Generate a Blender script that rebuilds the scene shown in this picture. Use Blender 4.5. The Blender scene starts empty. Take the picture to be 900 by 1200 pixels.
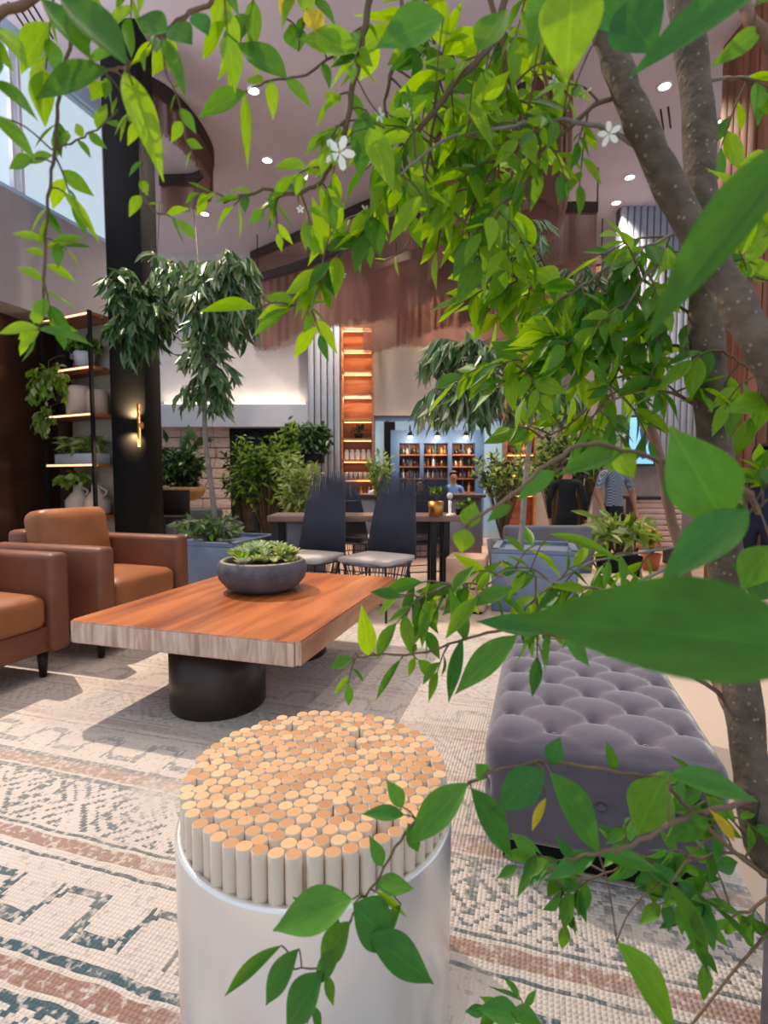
import bpy, bmesh, math, random
import numpy as np
from mathutils import Vector, Matrix
random.seed(7)
R = random.random
U = random.uniform
PI = math.pi
C = bpy.context.scene.collection
SC = bpy.context.scene

# ------------------------------------------------------------------ camera
F = 615.0; CX, CY = 450.0, 600.0; HC = 1.0
PITCH = math.atan(38.0 / F)
cam_d = bpy.data.cameras.new('camera'); cam = bpy.data.objects.new('camera', cam_d); C.objects.link(cam)
cam.location = (0, 0, HC); cam.rotation_euler = (PI/2 - PITCH, 0, 0)
cam_d.sensor_fit = 'VERTICAL'; cam_d.sensor_height = 36; cam_d.lens = F / 1200 * 36
cam_d.dof.use_dof = True; cam_d.dof.focus_distance = 1.3; cam_d.dof.aperture_fstop = 5.0
cam_d.clip_start = 0.02; cam_d.clip_end = 200
SC.camera = cam
# ------------------------------------------------------------------ world and exposure
wd = bpy.data.worlds.new('world'); SC.world = wd; wd.use_nodes = True
bg = wd.node_tree.nodes['Background']; bg.inputs[0].default_value = (0.70, 0.86, 1.0, 1); bg.inputs[1].default_value = 0.85
vs = SC.view_settings
vs.view_transform = 'Standard'; vs.look = 'None'; vs.gamma = 1.0; vs.use_curve_mapping = False; vs.exposure = 0.32
SC.cycles.max_bounces = 8; SC.cycles.transparent_max_bounces = 12
KEY_POS = Vector((-3.3, 4.7, 5.85))

# ------------------------------------------------------------------ pixel to place helpers
_cp, _sp = math.cos(PITCH), math.sin(PITCH)
def ray(px, py):
    a = (px - CX) / F; b = -(py - CY) / F
    return Vector((a, _cp + b * _sp, -_sp + b * _cp))
def W(px, py, d):                       # point on the pixel's ray at world Y = d
    r = ray(px, py); return Vector((0, 0, HC)) + r * (d / r.y)
def G(px, py, z):                       # point on the pixel's ray at height z
    r = ray(px, py); return Vector((0, 0, HC)) + r * ((z - HC) / r.z)
def proj(p):
    v = Vector(p) - Vector((0, 0, HC)); dep = v.y * _cp - v.z * _sp
    if dep < 0.02: return (-9999, -9999, 0.02)
    return (CX + F * v.x / dep, CY - F * (v.y * _sp + v.z * _cp) / dep, dep)
ROT = math.atan2(-0.2857, 0.9583)       # the lounge furniture stands turned by this
D1 = Vector((0.2857, 0.9583, 0)); D2 = Vector((0.9583, -0.2857, 0))

# ------------------------------------------------------------------ mesh helpers
def wm(o):
    m = Matrix.LocRotScale(o.location, o.rotation_euler, o.scale)
    return wm(o.parent) @ m if o.parent else m
class MB:
    def __init__(s): s.v = []; s.f = []; s.m = []; s.sm = []
    def add(s, vs_, fs, mi=0, smooth=False):
        n = len(s.v); s.v.extend([tuple(p) for p in vs_])
        for f in fs: s.f.append([i + n for i in f]); s.m.append(mi); s.sm.append(smooth)
    def bm(s, b, M=None, mi=0, smooth=False):
        b.verts.index_update()
        s.add([(M @ v.co if M else v.co) for v in b.verts], [[v.index for v in f.verts] for f in b.faces], mi, smooth); b.free()
    def box(s, c, d, rz=0, mi=0, bev=0, seg=2):
        b = bmesh.new(); bmesh.ops.create_cube(b, size=1)
        for v in b.verts: v.co = Vector((v.co.x * d[0], v.co.y * d[1], v.co.z * d[2]))
        if bev: bmesh.ops.bevel(b, geom=b.edges[:], offset=bev, segments=seg, affect='EDGES', profile=0.5)
        s.bm(b, Matrix.Translation(Vector(c)) @ Matrix.Rotation(rz, 4, 'Z'), mi, bool(bev)); return s
    def cyl(s, c, r, h, n=24, r2=None, mi=0, smooth=True):     # c = base centre
        return s.lathe([(0, 0), (r, 0), (r, 0), (r if r2 is None else r2, h), (r if r2 is None else r2, h), (0, h)], c, n, mi, smooth)
    def lathe(s, prof, c=(0, 0, 0), n=24, mi=0, smooth=True):
        vs_ = []; fs = []
        for r, z in prof:
            for k in range(n):
                a = 2 * PI * k / n; vs_.append((c[0] + r * math.cos(a), c[1] + r * math.sin(a), c[2] + z))
        for i in range(len(prof) - 1):
            for k in range(n):
                a = i * n + k; b = i * n + (k + 1) % n; fs.append([a, b, b + n, a + n])
        s.add(vs_, fs, mi, smooth); return s
    def tube(s, pts, rad, n=8, mi=0, cap=True):
        pts = [Vector(p) for p in pts]
        if not hasattr(rad, '__len__'): rad = [rad] * len(pts)
        vs_ = []; fs = []; up = Vector((0.13, 0.31, 0.94)); prev = None
        for i, p in enumerate(pts):
            t = (pts[min(i + 1, len(pts) - 1)] - pts[max(i - 1, 0)])
            t = t.normalized() if t.length > 1e-9 else Vector((0, 0, 1))
            if prev is None:
                x = t.cross(up)
                if x.length < 1e-3: x = t.cross(Vector((1, 0, 0)))
            else: x = prev - t * prev.dot(t)
            x.normalize(); prev = x; y = t.cross(x)
            for k in range(n):
                a = 2 * PI * k / n; vs_.append(p + (x * math.cos(a) + y * math.sin(a)) * rad[i])
        for i in range(len(pts) - 1):
            for k in range(n):
                a = i * n + k; b = i * n + (k + 1) % n; fs.append([a, b, b + n, a + n])
        if cap: fs.append(list(range(n))[::-1]); fs.append([len(vs_) - n + k for k in range(n)])
        s.add(vs_, fs, mi, True); return s
    def quad(s, a, b, c, d, mi=0): s.add([a, b, c, d], [[0, 1, 2, 3]], mi); return s
    def build(s, name, mats, parent=None):
        me = bpy.data.meshes.new(name)
        v = s.v
        if parent is not None:
            inv = wm(parent).inverted(); v = [inv @ Vector(p) for p in v]
        me.from_pydata(v, [], s.f)
        if not isinstance(mats, (list, tuple)): mats = [mats]
        for m in mats: me.materials.append(m)
        me.polygons.foreach_set('material_index', s.m); me.polygons.foreach_set('use_smooth', s.sm)
        me.update()
        o = bpy.data.objects.new(name, me); C.objects.link(o)
        if parent is not None: o.parent = parent
        return o
def tag(o, label=None, cat=None, group=None, kind=None):
    if label: o['label'] = label
    if cat: o['category'] = cat
    if group: o['group'] = group
    if kind: o['kind'] = kind
    return o
def thing(name, label, cat, loc=(0, 0, 0), rz=0, group=None):
    o = bpy.data.objects.new(name, None); C.objects.link(o); o.empty_display_size = 0.05
    o.location = loc; o.rotation_euler = (0, 0, rz); return tag(o, label, cat, group)
def struct(name, mb, m, parent=None):
    o = mb.build(name, m, parent); o['kind'] = 'structure'; return o
def copy_tree(o, parent=None):
    c = o.copy(); C.objects.link(c); c.parent = parent
    for ch in o.children: copy_tree(ch, c)
    return c
def inst(name, mesh, M, parent):        # one more object that shares a mesh, placed by a world matrix
    o = bpy.data.objects.new(name, mesh); C.objects.link(o); o.parent = parent
    o.matrix_basis = (wm(parent).inverted() @ M) if parent else M
    return o
def smooth_path(pts, k=5):
    pts = [Vector(p) for p in pts]
    if len(pts) < 3: return [pts[0].lerp(pts[-1], i / k) for i in range(k + 1)]
    P = [pts[0] * 2 - pts[1]] + pts + [pts[-1] * 2 - pts[-2]]; out = []
    for i in range(1, len(P) - 2):
        a, b, c, d = P[i-1], P[i], P[i+1], P[i+2]
        for j in range(k):
            t = j / k
            out.append(0.5 * ((2*b) + (c-a)*t + (2*a-5*b+4*c-d)*t*t + (3*b-a-3*c+d)*t**3))
    out.append(pts[-1]); return out
def cushion(mb, c, d, rz=0, r=0.05, puff=0.02, n=12, M=None):
    b = bmesh.new(); bmesh.ops.create_cube(b, size=2)
    bmesh.ops.subdivide_edges(b, edges=b.edges[:], cuts=n, use_grid_fill=True)
    h = Vector(d) / 2
    for v in b.verts:
        q = Vector((v.co.x * h.x, v.co.y * h.y, v.co.z * h.z))
        inner = Vector([max(-(h[i]-r), min(h[i]-r, q[i])) for i in range(3)])
        e = q - inner
        if e.length > 1e-9: e = e.normalized() * r
        q2 = inner + e
        fx = (1 - (v.co.x)**2) * (1 - (v.co.y)**2) * (1 if abs(v.co.z) > .5 else 0)
        q2.z += math.copysign(puff * fx, v.co.z); v.co = q2
    T = M if M is not None else Matrix.Translation(Vector(c)) @ Matrix.Rotation(rz, 4, 'Z')
    mb.bm(b, T, 0, True); return mb

# ------------------------------------------------------------------ materials
class S:                                 # tiny expression wrapper over shader math nodes
    def __init__(s, nt, sock): s.nt = nt; s.s = sock
    def op(s, o, *a):
        n = s.nt.nodes.new('ShaderNodeMath'); n.operation = o
        for i, x in enumerate((s,) + a):
            if isinstance(x, S): s.nt.links.new(x.s, n.inputs[i])
            else: n.inputs[i].default_value = x
        return S(s.nt, n.outputs[0])
    def __add__(s, o): return s.op('ADD', o)
    def __sub__(s, o): return s.op('SUBTRACT', o)
    def __mul__(s, o): return s.op('MULTIPLY', o)
    def __truediv__(s, o): return s.op('DIVIDE', o)
    def lt(s, o): return s.op('LESS_THAN', o)
    def gt(s, o): return s.op('GREATER_THAN', o)
    def abs(s): return s.op('ABSOLUTE')
    def floor(s): return s.op('FLOOR')
    def frac(s): return s.op('FRACT')
    def pp(s, o): return s.op('PINGPONG', o)
    def mx(s, o): return s.op('MAXIMUM', o)
    def mn(s, o): return s.op('MINIMUM', o)
    def sin(s): return s.op('SINE')
def newmat(name):
    m = bpy.data.materials.new(name); m.use_nodes = True
    nt = m.node_tree; return m, nt, nt.nodes['Principled BSDF']
def hexc(r, g, b):
    f = lambda c: (c/255/12.92 if c/255 <= .04045 else ((c/255+.055)/1.055)**2.4)
    return (f(r), f(g), f(b), 1)
def M_(name, rgb, rough=.6, metal=0, var=0.12, scale=6, bump=0, bscale=40, stretch=(1, 1, 1), spec=.4, sheen=0, alpha=1, trans=0):
    m, nt, p = newmat(name); c = hexc(*rgb)
    p.inputs['Roughness'].default_value = rough; p.inputs['Metallic'].default_value = metal
    p.inputs['Specular IOR Level'].default_value = spec
    if sheen: p.inputs['Sheen Weight'].default_value = sheen; p.inputs['Sheen Roughness'].default_value = .4
    if trans: p.inputs['Transmission Weight'].default_value = trans
    p.inputs['Alpha'].default_value = alpha
    tc = nt.nodes.new('ShaderNodeTexCoord'); mp = nt.nodes.new('ShaderNodeMapping'); mp.inputs['Scale'].default_value = stretch
    nt.links.new(tc.outputs['Object'], mp.inputs[0])
    nz = nt.nodes.new('ShaderNodeTexNoise'); nz.inputs['Scale'].default_value = scale; nz.inputs['Detail'].default_value = 5
    nt.links.new(mp.outputs[0], nz.inputs[0])
    cr = nt.nodes.new('ShaderNodeValToRGB')
    cr.color_ramp.elements[0].position = .3; cr.color_ramp.elements[1].position = .7
    cr.color_ramp.elements[0].color = tuple(max(0, x*(1-var)) for x in c[:3]) + (1,)
    cr.color_ramp.elements[1].color = tuple(min(1, x*(1+var)) for x in c[:3]) + (1,)
    nt.links.new(nz.outputs[0], cr.inputs[0]); nt.links.new(cr.outputs[0], p.inputs['Base Color'])
    if bump:
        n2 = nt.nodes.new('ShaderNodeTexNoise'); n2.inputs['Scale'].default_value = bscale; nt.links.new(mp.outputs[0], n2.inputs[0])
        bp = nt.nodes.new('ShaderNodeBump'); bp.inputs['Strength'].default_value = bump; bp.inputs['Distance'].default_value = .01
        nt.links.new(n2.outputs[0], bp.inputs['Height']); nt.links.new(bp.outputs[0], p.inputs['Normal'])
    return m
def emit(name, rgb, st):
    m, nt, p = newmat(name); p.inputs['Base Color'].default_value = hexc(*rgb)
    p.inputs['Emission Color'].default_value = hexc(*rgb); p.inputs['Emission Strength'].default_value = st; return m
def leafmat(name, c1, c2, c3, rough=.42, tr=.4, spec=.35):
    m, nt, p = newmat(name); L = nt.links
    oi = nt.nodes.new('ShaderNodeObjectInfo'); ge = nt.nodes.new('ShaderNodeNewGeometry')
    r = (S(nt, oi.outputs['Random']) + S(nt, ge.outputs['Random Per Island'])).frac()
    cr = nt.nodes.new('ShaderNodeValToRGB'); e = cr.color_ramp.elements
    e[0].color = hexc(*c1); e[1].color = hexc(*c3); e.new(.5).color = hexc(*c2)
    L.new(r.s, cr.inputs[0])
    av = nt.nodes.new('ShaderNodeAttribute'); av.attribute_name = 'leafuv'; sx = nt.nodes.new('ShaderNodeSeparateXYZ'); L.new(av.outputs['Vector'], sx.inputs[0])
    ax, ay = S(nt, sx.outputs[0]).abs(), S(nt, sx.outputs[1])
    vein = ax.lt(.022).mx(((ay - ax*.75)*9).frac().lt(.10)*.5)
    nz = nt.nodes.new('ShaderNodeTexNoise'); nz.inputs['Scale'].default_value = 5; L.new(av.outputs['Vector'], nz.inputs[0])
    vm = nt.nodes.new('ShaderNodeHueSaturation'); L.new(cr.outputs[0], vm.inputs['Color'])
    L.new((vein*.16 + S(nt, nz.outputs[0])*.5 + .66).s, vm.inputs['Value']); cr = vm
    L.new(cr.outputs[0], p.inputs['Base Color'])
    p.inputs['Roughness'].default_value = rough; p.inputs['Specular IOR Level'].default_value = spec
    t = nt.nodes.new('ShaderNodeBsdfTranslucent'); mix = nt.nodes.new('ShaderNodeMixShader'); mix.inputs[0].default_value = tr
    hs = nt.nodes.new('ShaderNodeHueSaturation'); hs.inputs['Hue'].default_value = .485; hs.inputs['Value'].default_value = 1.35; hs.inputs['Saturation'].default_value = 1.05
    L.new(cr.outputs[0], hs.inputs['Color']); L.new(hs.outputs[0], t.inputs[0])
    L.new(p.outputs[0], mix.inputs[1]); L.new(t.outputs[0], mix.inputs[2])
    L.new(mix.outputs[0], nt.nodes['Material Output'].inputs[0]); return m
def wood(name, dark, light, axis='Y', scale=9, rough=.45, dist=6):
    m, nt, p = newmat(name); L = nt.links
    tc = nt.nodes.new('ShaderNodeTexCoord'); mp = nt.nodes.new('ShaderNodeMapping')
    mp.inputs['Scale'].default_value = {'Y': (1, .12, 1), 'X': (.12, 1, 1), 'Z': (1, 1, .12)}[axis]
    L.new(tc.outputs['Object'], mp.inputs[0])
    wv = nt.nodes.new('ShaderNodeTexNoise'); wv.inputs['Scale'].default_value = scale; wv.inputs['Detail'].default_value = 8; wv.inputs['Distortion'].default_value = dist * .12
    L.new(mp.outputs[0], wv.inputs[0])
    cr = nt.nodes.new('ShaderNodeValToRGB'); cr.color_ramp.elements[0].position = .32; cr.color_ramp.elements[1].position = .66
    cr.color_ramp.elements[0].color = hexc(*dark); cr.color_ramp.elements[1].color = hexc(*light)
    L.new(wv.outputs[0], cr.inputs[0]); L.new(cr.outputs[0], p.inputs['Base Color']); p.inputs['Roughness'].default_value = rough
    return m
m_ceil = M_('ceiling_paint', (200, 188, 196), .8, var=.02)
m_bluewall = M_('daylit_blue_wall', (178, 205, 228), .7, var=.03)  # blue of the daylight put into the wall colour
m_fascia = M_('grey_plaster', (150, 143, 147), .8, var=.03)
m_darkwall = M_('dark_brown_panel', (66, 42, 32), .35, var=.4, scale=2)
m_black = M_('black_column_paint', (17, 15, 16), .7, var=.1, spec=.2)
m_blackmetal = M_('black_metal', (22, 22, 24), .45, var=.1)
m_plaster = M_('light_plaster', (205, 196, 196), .85, var=.06, scale=3, bump=.25, bscale=14)
m_band = M_('grey_band_paint', (178, 180, 192), .8, var=.03)
m_beige = M_('beige_plaster', (186, 172, 160), .85, var=.03)
m_batten = M_('grey_batten', (165, 168, 180), .6, var=.05)
m_groove = M_('dark_groove', (84, 86, 98), .8, var=.05)
m_stone = M_('stone_tile', (196, 168, 156), .8, var=.2, scale=5, bump=.3, bscale=20)
m_stone2 = M_('stone_tile_joint', (120, 96, 88), .9)
m_shelfwood = wood('shelf_wood', (140, 84, 52), (190, 122, 80), 'X', 7, .5)
m_bronze = M_('bronze_strand', (140, 98, 84), .45, .35, var=.2, scale=1.2)
m_track = M_('dark_bronze_track', (62, 44, 40), .6, .1)
m_floor = M_('cream_floor', (206, 184, 166), .35, var=.05, scale=2)
m_lowfloor = wood('pale_wood_floor', (176, 142, 120), (204, 172, 150), 'X', 5, .4)
m_barblue = M_('slate_blue_paint', (88, 116, 160), .5, var=.05)
m_chrome = M_('polished_drum', (236, 230, 228), .28, .6, var=.01)
m_dowelside = M_('pale_dowel_side', (214, 194, 176), .6, var=.08, stretch=(6, 6, .6))
def dowel_top():
    m, nt, p = newmat('dowel_end'); oi = nt.nodes.new('ShaderNodeObjectInfo'); ge = nt.nodes.new('ShaderNodeNewGeometry')
    r = (S(nt, oi.outputs['Random']) + S(nt, ge.outputs['Random Per Island'])).frac()
    cr = nt.nodes.new('ShaderNodeValToRGB'); e = cr.color_ramp.elements
    e[0].color = hexc(180, 124, 84); e[1].color = hexc(222, 178, 134); e.new(.5).color = hexc(208, 156, 110)
    nt.links.new(r.s, cr.inputs[0]); nt.links.new(cr.outputs[0], p.inputs['Base Color']); p.inputs['Roughness'].default_value = .6; return m
m_doweltop = dowel_top()
m_velvet = M_('grey_velvet', (96, 89, 100), .85, var=.12, scale=9, bump=.06, bscale=180, sheen=.6, spec=.15)
m_leather = M_('tan_leather', (118, 70, 48), .5, var=.22, scale=4, bump=.12, bscale=60)
m_leatherseat = M_('tan_leather_seat', (150, 90, 52), .45, var=.2, scale=4, bump=.12, bscale=60)
m_darkwood = M_('dark_wood_leg', (36, 24, 22), .5)
m_tabletop = wood('orange_slab_wood', (124, 60, 30), (190, 108, 58), 'Y', 9, .38)
m_tableend = wood('sawn_end_grain', (164, 130, 114), (214, 186, 170), 'Z', 26, .65, 12)
m_tableedge = wood('slab_edge', (140, 86, 56), (196, 140, 102), 'Y', 9, .5)
m_pedestal = M_('dark_bronze_drum', (58, 48, 44), .35, .5, var=.3, scale=5)
m_bowl = M_('weathered_concrete', (86, 84, 92), .8, var=.3, scale=14, bump=.3, bscale=50)
m_bowlrim = M_('dry_concrete_rim', (150, 138, 126), .9, var=.15)
m_soil = M_('soil', (60, 46, 38), .95, var=.3, scale=30)
m_planter = M_('blue_grey_planter', (102, 114, 138), .6, var=.08)
m_grey = M_('grey_fabric', (104, 104, 112), .9, var=.1)
m_seatpad = M_('light_grey_pad', (178, 166, 162), .9, var=.06)
m_weave = M_('charcoal_strand', (60, 60, 74), .6, var=.1)
m_longtop = wood('brown_table_top', (112, 84, 78), (150, 118, 108), 'X', 6, .4)
m_brass = M_('brass', (196, 138, 70), .35, .9)
m_steel = M_('steel', (200, 198, 200), .25, .9)
m_bark = M_('bark', (92, 78, 68), .9, var=.4, scale=30, bump=.6, bscale=60)
def lenticels(m):
    nt = m.node_tree; p = nt.nodes['Principled BSDF']; tc = nt.nodes.new('ShaderNodeTexCoord'); vo = nt.nodes.new('ShaderNodeTexVoronoi'); vo.inputs['Scale'].default_value = 95
    nt.links.new(tc.outputs['Object'], vo.inputs['Vector']); src = p.inputs['Base Color'].links[0].from_socket
    mx = nt.nodes.new('ShaderNodeMix'); mx.data_type = 'RGBA'; nt.links.new((S(nt, vo.outputs['Distance']).lt(.16)*.45).s, mx.inputs[0]); nt.links.new(src, mx.inputs[6]); mx.inputs[7].default_value = hexc(176, 158, 140)
    nt.links.new(mx.outputs[2], p.inputs['Base Color'])
lenticels(m_bark)
m_bark2 = M_('young_bark', (120, 88, 72), .8, var=.3, scale=25)
m_twig = M_('twig_bark', (104, 84, 66), .8, var=.2)
m_ftrunk = M_('ficus_bark', (128, 120, 112), .9, var=.2, scale=20)
m_white = M_('white_petal', (248, 244, 240), .5, var=.02)
m_yellowc = M_('flower_centre', (220, 200, 110), .6)
m_jar = M_('beige_ceramic', (206, 182, 166), .7, var=.05)
m_pale = M_('pale_ceramic', (196, 196, 202), .6, var=.05)
m_basket = M_('woven_basket', (172, 128, 84), .85, var=.3, scale=20)
m_terra = M_('terracotta', (178, 98, 66), .8)
m_orange = M_('orange_petal', (230, 130, 30), .6)
m_skin = M_('skin', (176, 118, 92), .55, var=.04)
m_hair = M_('black_hair', (22, 18, 18), .5)
m_navy = M_('navy_cloth', (28, 32, 52), .85)
m_dark = M_('dark_cloth', (26, 26, 32), .85)
m_whitecloth = M_('white_cloth', (214, 214, 222), .85)
m_bluecloth = M_('blue_cloth', (110, 140, 190), .85)
m_woodwall = wood('reddish_wood_wall', (92, 52, 34), (146, 92, 62), 'Z', 5, .8)
m_led = emit('warm_led', (255, 196, 150), 2.2)
m_shelfled = emit('amber_led', (255, 190, 125), 4.0)
m_coveled = emit('cove_led', (255, 224, 190), 2.0)
m_lens = emit('downlight_lens', (255, 244, 230), 12)
m_bulb = emit('bar_bulb', (255, 214, 160), 10)
m_screen = emit('lit_poster', (120, 176, 232), .8)
m_vent = M_('vent_slot', (40, 38, 42), .8)
m_glass, _nt, _p = newmat('clear_glass')
_p.inputs['Base Color'].default_value = (.35, .5, .62, 1); _p.inputs['Roughness'].default_value = .03; _p.inputs['Alpha'].default_value = .42
m_darkglass = M_('dark_glass', (34, 40, 48), .08, var=.3, scale=1.5, spec=.8)
bottle_mats = [M_('bottle_glass_%s' % n, c, .15, var=.05, spec=.8) for n, c in
               (('amber', (150, 78, 34)), ('clear', (216, 206, 198)), ('green', (52, 84, 56)), ('dark', (52, 34, 32)), ('gold', (212, 160, 90)))]
def check_mat():
    m, nt, p = newmat('blue_check_cloth'); tc = nt.nodes.new('ShaderNodeTexCoord')
    ck = nt.nodes.new('ShaderNodeTexChecker'); ck.inputs['Scale'].default_value = 55
    ck.inputs[1].default_value = hexc(176, 184, 200); ck.inputs[2].default_value = hexc(40, 48, 74)
    nt.links.new(tc.outputs['Object'], ck.inputs[0]); nt.links.new(ck.outputs[0], p.inputs['Base Color']); p.inputs['Roughness'].default_value = .9; return m
m_check = check_mat()
lm_bright = leafmat('bright_leaf', (118, 162, 22), (146, 184, 34), (92, 140, 28), .42, .5)  # brighter green: backlight on the upper leaves put into the colour
lm_midgreen = leafmat('midgreen_leaf', (60, 112, 28), (78, 130, 32), (100, 150, 36), .42, .42)  # darker green of the same leaves where less light comes through, also painted in
lm_deep = leafmat('deep_leaf', (50, 110, 38), (64, 126, 40), (86, 140, 42), .4, .32)
lm_yellow = leafmat('yellowing_leaf', (196, 170, 40), (206, 186, 50), (170, 170, 44))
lm_ficus = leafmat('ficus_leaf', (60, 98, 56), (84, 118, 70), (132, 152, 104), .35, .2, .6)
lm_ficus2 = leafmat('ficus_pale_leaf', (98, 116, 82), (134, 146, 108), (176, 180, 146), .4, .2, .6)
lm_bush = leafmat('bush_leaf', (84, 124, 36), (120, 158, 52), (160, 186, 84))
lm_dark = leafmat('dark_bush_leaf', (26, 50, 26), (40, 70, 32), (66, 94, 46), .4, .2)
lm_vari = leafmat('variegated_leaf', (120, 148, 72), (176, 190, 120), (210, 214, 160))
lm_succ = leafmat('succulent_leaf', (140, 168, 100), (184, 204, 112), (222, 218, 156), .5, .15)
lm_succ2 = leafmat('blue_succulent_leaf', (156, 178, 146), (184, 200, 166), (208, 214, 186), .5, .15)

def rug_mat():
    m, nt, p = newmat('distressed_rug'); L = nt.links
    tc = nt.nodes.new('ShaderNodeTexCoord'); sp = nt.nodes.new('ShaderNodeSeparateXYZ'); L.new(tc.outputs['Object'], sp.inputs[0])
    u0, v0 = S(nt, sp.outputs[0]), S(nt, sp.outputs[1])
    k = 0.0105
    nzc = nt.nodes.new('ShaderNodeTexNoise'); nzc.inputs['Scale'].default_value = 9; nzc.inputs['Detail'].default_value = 3; L.new(tc.outputs['Object'], nzc.inputs[0])
    wob = (S(nt, nzc.outputs[0]) - .5) * .022
    u = (((u0 + wob) / k).floor() + .5) * k; v = (((v0 + wob) / k).floor() + .5) * k
    P = 0.31
    b = (v + 20 * P - 0.105) / P                    # band coordinate
    s = b.frac(); odd = ((b.floor() * .5).frac()).gt(.25)
    brown = s.lt(.15)
    edge = (s - .205).abs().lt(.028).mx((s - .93).abs().lt(.028))
    tri = (u + 10).pp(.13) / .13
    step = (((tri - .5) * 2.6).mx(-.5)).mn(.5)
    mean = (s - .55 - step * .32).abs().lt(.05).mx(((tri - .5).abs().lt(.05)) * ((s - .55).abs().lt(.2)))
    t2 = (u + 10).pp(.17) / .17
    ch = (t2 * 1.6 + (s - .57).abs() * 3.0)
    maze = (ch * 2.2).frac().lt(.34) * ((u * 9.0 + s * 2.0).frac().gt(.16))
    key = ((u * 13).frac().lt(.3)) * ((s * 7).frac().gt(.4)) * (t2.lt(.5))
    maze = maze.mx(key) * (s.gt(.25)) * (s.lt(.9))
    odd_n = odd * -1 + 1
    pat = (maze * odd).mx(mean * odd_n).mx(edge)
    n2 = nt.nodes.new('ShaderNodeTexNoise'); n2.inputs['Scale'].default_value = 3.2; n2.inputs['Detail'].default_value = 6; L.new(tc.outputs['Object'], n2.inputs[0])
    n3 = nt.nodes.new('ShaderNodeTexNoise'); n3.inputs['Scale'].default_value = 60; n3.inputs['Detail'].default_value = 2; L.new(tc.outputs['Object'], n3.inputs[0])
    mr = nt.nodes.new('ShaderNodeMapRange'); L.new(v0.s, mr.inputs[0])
    mr.inputs[1].default_value = 0.85; mr.inputs[2].default_value = 1.75; mr.inputs[3].default_value = 1.0; mr.inputs[4].default_value = .3  # pattern paled toward the far end: light painted into the colour
    wear_and_light = ((S(nt, n2.outputs[0]) - .31) * 6).mx(0).mn(1) * ((S(nt, n3.outputs[0]) - .32) * 6).mx(.25).mn(1) * S(nt, mr.outputs[0])
    def mixc(f, a, c):
        mn_ = nt.nodes.new('ShaderNodeMix'); mn_.data_type = 'RGBA'
        L.new(f.s, mn_.inputs[0])
        for i, x in ((6, a), (7, c)):
            if isinstance(x, tuple): mn_.inputs[i].default_value = x
            else: L.new(x, mn_.inputs[i])
        return mn_.outputs[2]
    base = mixc(S(nt, n2.outputs[0]), hexc(196, 180, 170), hexc(218, 206, 197))
    base = mixc(S(nt, n3.outputs[0]).gt(.62) * .35, base, hexc(140, 132, 130))
    c1 = mixc(brown * wear_and_light, base, hexc(156, 122, 108))
    c2 = mixc(pat * wear_and_light * .95, c1, hexc(66, 88, 96))
    L.new(c2, p.inputs['Base Color']); p.inputs['Roughness'].default_value = .95; p.inputs['Specular IOR Level'].default_value = .1
    hgt = (u0 * (PI/k)).sin().abs() * (v0 * (PI/k)).sin().abs() + S(nt, n3.outputs[0]) * .5
    bp = nt.nodes.new('ShaderNodeBump'); bp.inputs['Strength'].default_value = .5; bp.inputs['Distance'].default_value = .004
    L.new(hgt.s, bp.inputs['Height']); L.new(bp.outputs[0], p.inputs['Normal'])
    return m
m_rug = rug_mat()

# ------------------------------------------------------------------ the place: floors, walls, ceiling
BW = 12.0                                # back wall
ZC = 6.0
ZL = -0.35                               # lower floor by the bar
fl = MB()
def slab(mb, poly, z0, z1, mi=0):
    n = len(poly); vs_ = [(x, y, z0) for x, y in poly] + [(x, y, z1) for x, y in poly]
    fs = [list(range(n))[::-1], [n + i for i in range(n)]] + [[i, (i+1) % n, n + (i+1) % n, n + i] for i in range(n)]
    mb.add(vs_, fs, mi); return mb
struct('floor', slab(MB(), [(-9, -3), (4.5, -3), (4.5, 5.2), (2.6, 5.2), (2.6, 5.55), (-2.1, 5.55), (-2.1, 8.2), (-9, 8.2)], -0.6, 0), m_floor)
struct('floor_lower', slab(MB(), [(-9, 8.2), (-2.1, 8.2), (-2.1, 5.55), (2.6, 5.55), (2.6, 5.2), (9, 5.2), (9, 14), (-9, 14)], -0.7, ZL), m_lowfloor)
struct('floor_outside', slab(MB(), [(-30, 14.2), (30, 14.2), (30, 60), (-30, 60)], -0.9, -0.6), M_('outside_paving', (176, 190, 200), .8))
struct('ceiling', slab(MB(), [(-6.05, -0.5), (9, -0.5), (9, BW + .3), (-6.35, BW + .3), (-3.88, 7.5)], ZC, ZC + .25), m_ceil)

def wx(px, d): return W(px, 562, d).x
def wz(py, d): return W(450, py, d).z
# back wall in pieces
wb = MB()
def wall_rect(mb, px0, px1, py0, py1, d, t=.2, mi=0):
    x0, x1 = wx(px0, d), wx(px1, d); z1, z0 = wz(py0, d), wz(py1, d)
    mb.box(((x0+x1)/2, d + t/2, (z0+z1)/2), (x1-x0, t, z1-z0), mi=mi); return mb
zt = ZC
def wall_z(mb, px0, px1, z0, z1, d, t=.2):
    x0, x1 = wx(px0, d), wx(px1, d); mb.box(((x0+x1)/2, d+t/2, (z0+z1)/2), (x1-x0, t, z1-z0)); return mb
struct('wall_back_plaster', wall_z(MB(), 128, 362, wz(472, BW), ZC, BW), m_plaster)
struct('wall_back_band', wall_z(MB(), 128, 362, wz(500, BW-.35), wz(474, BW-.35), BW - .35, .5), m_band)
cv = wall_z(MB(), 195, 358, wz(473.5, BW-.05), wz(471.5, BW-.05), BW - .12, .06)
cove = struct('trim_1', cv, m_coveled)
ld = bpy.data.lights.new('cove_lamp', 'AREA'); ld.shape = 'RECTANGLE'; ld.size = wx(358, BW) - wx(195, BW); ld.size_y = .08; ld.energy = 5; ld.color = (1, .85, .68)
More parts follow.
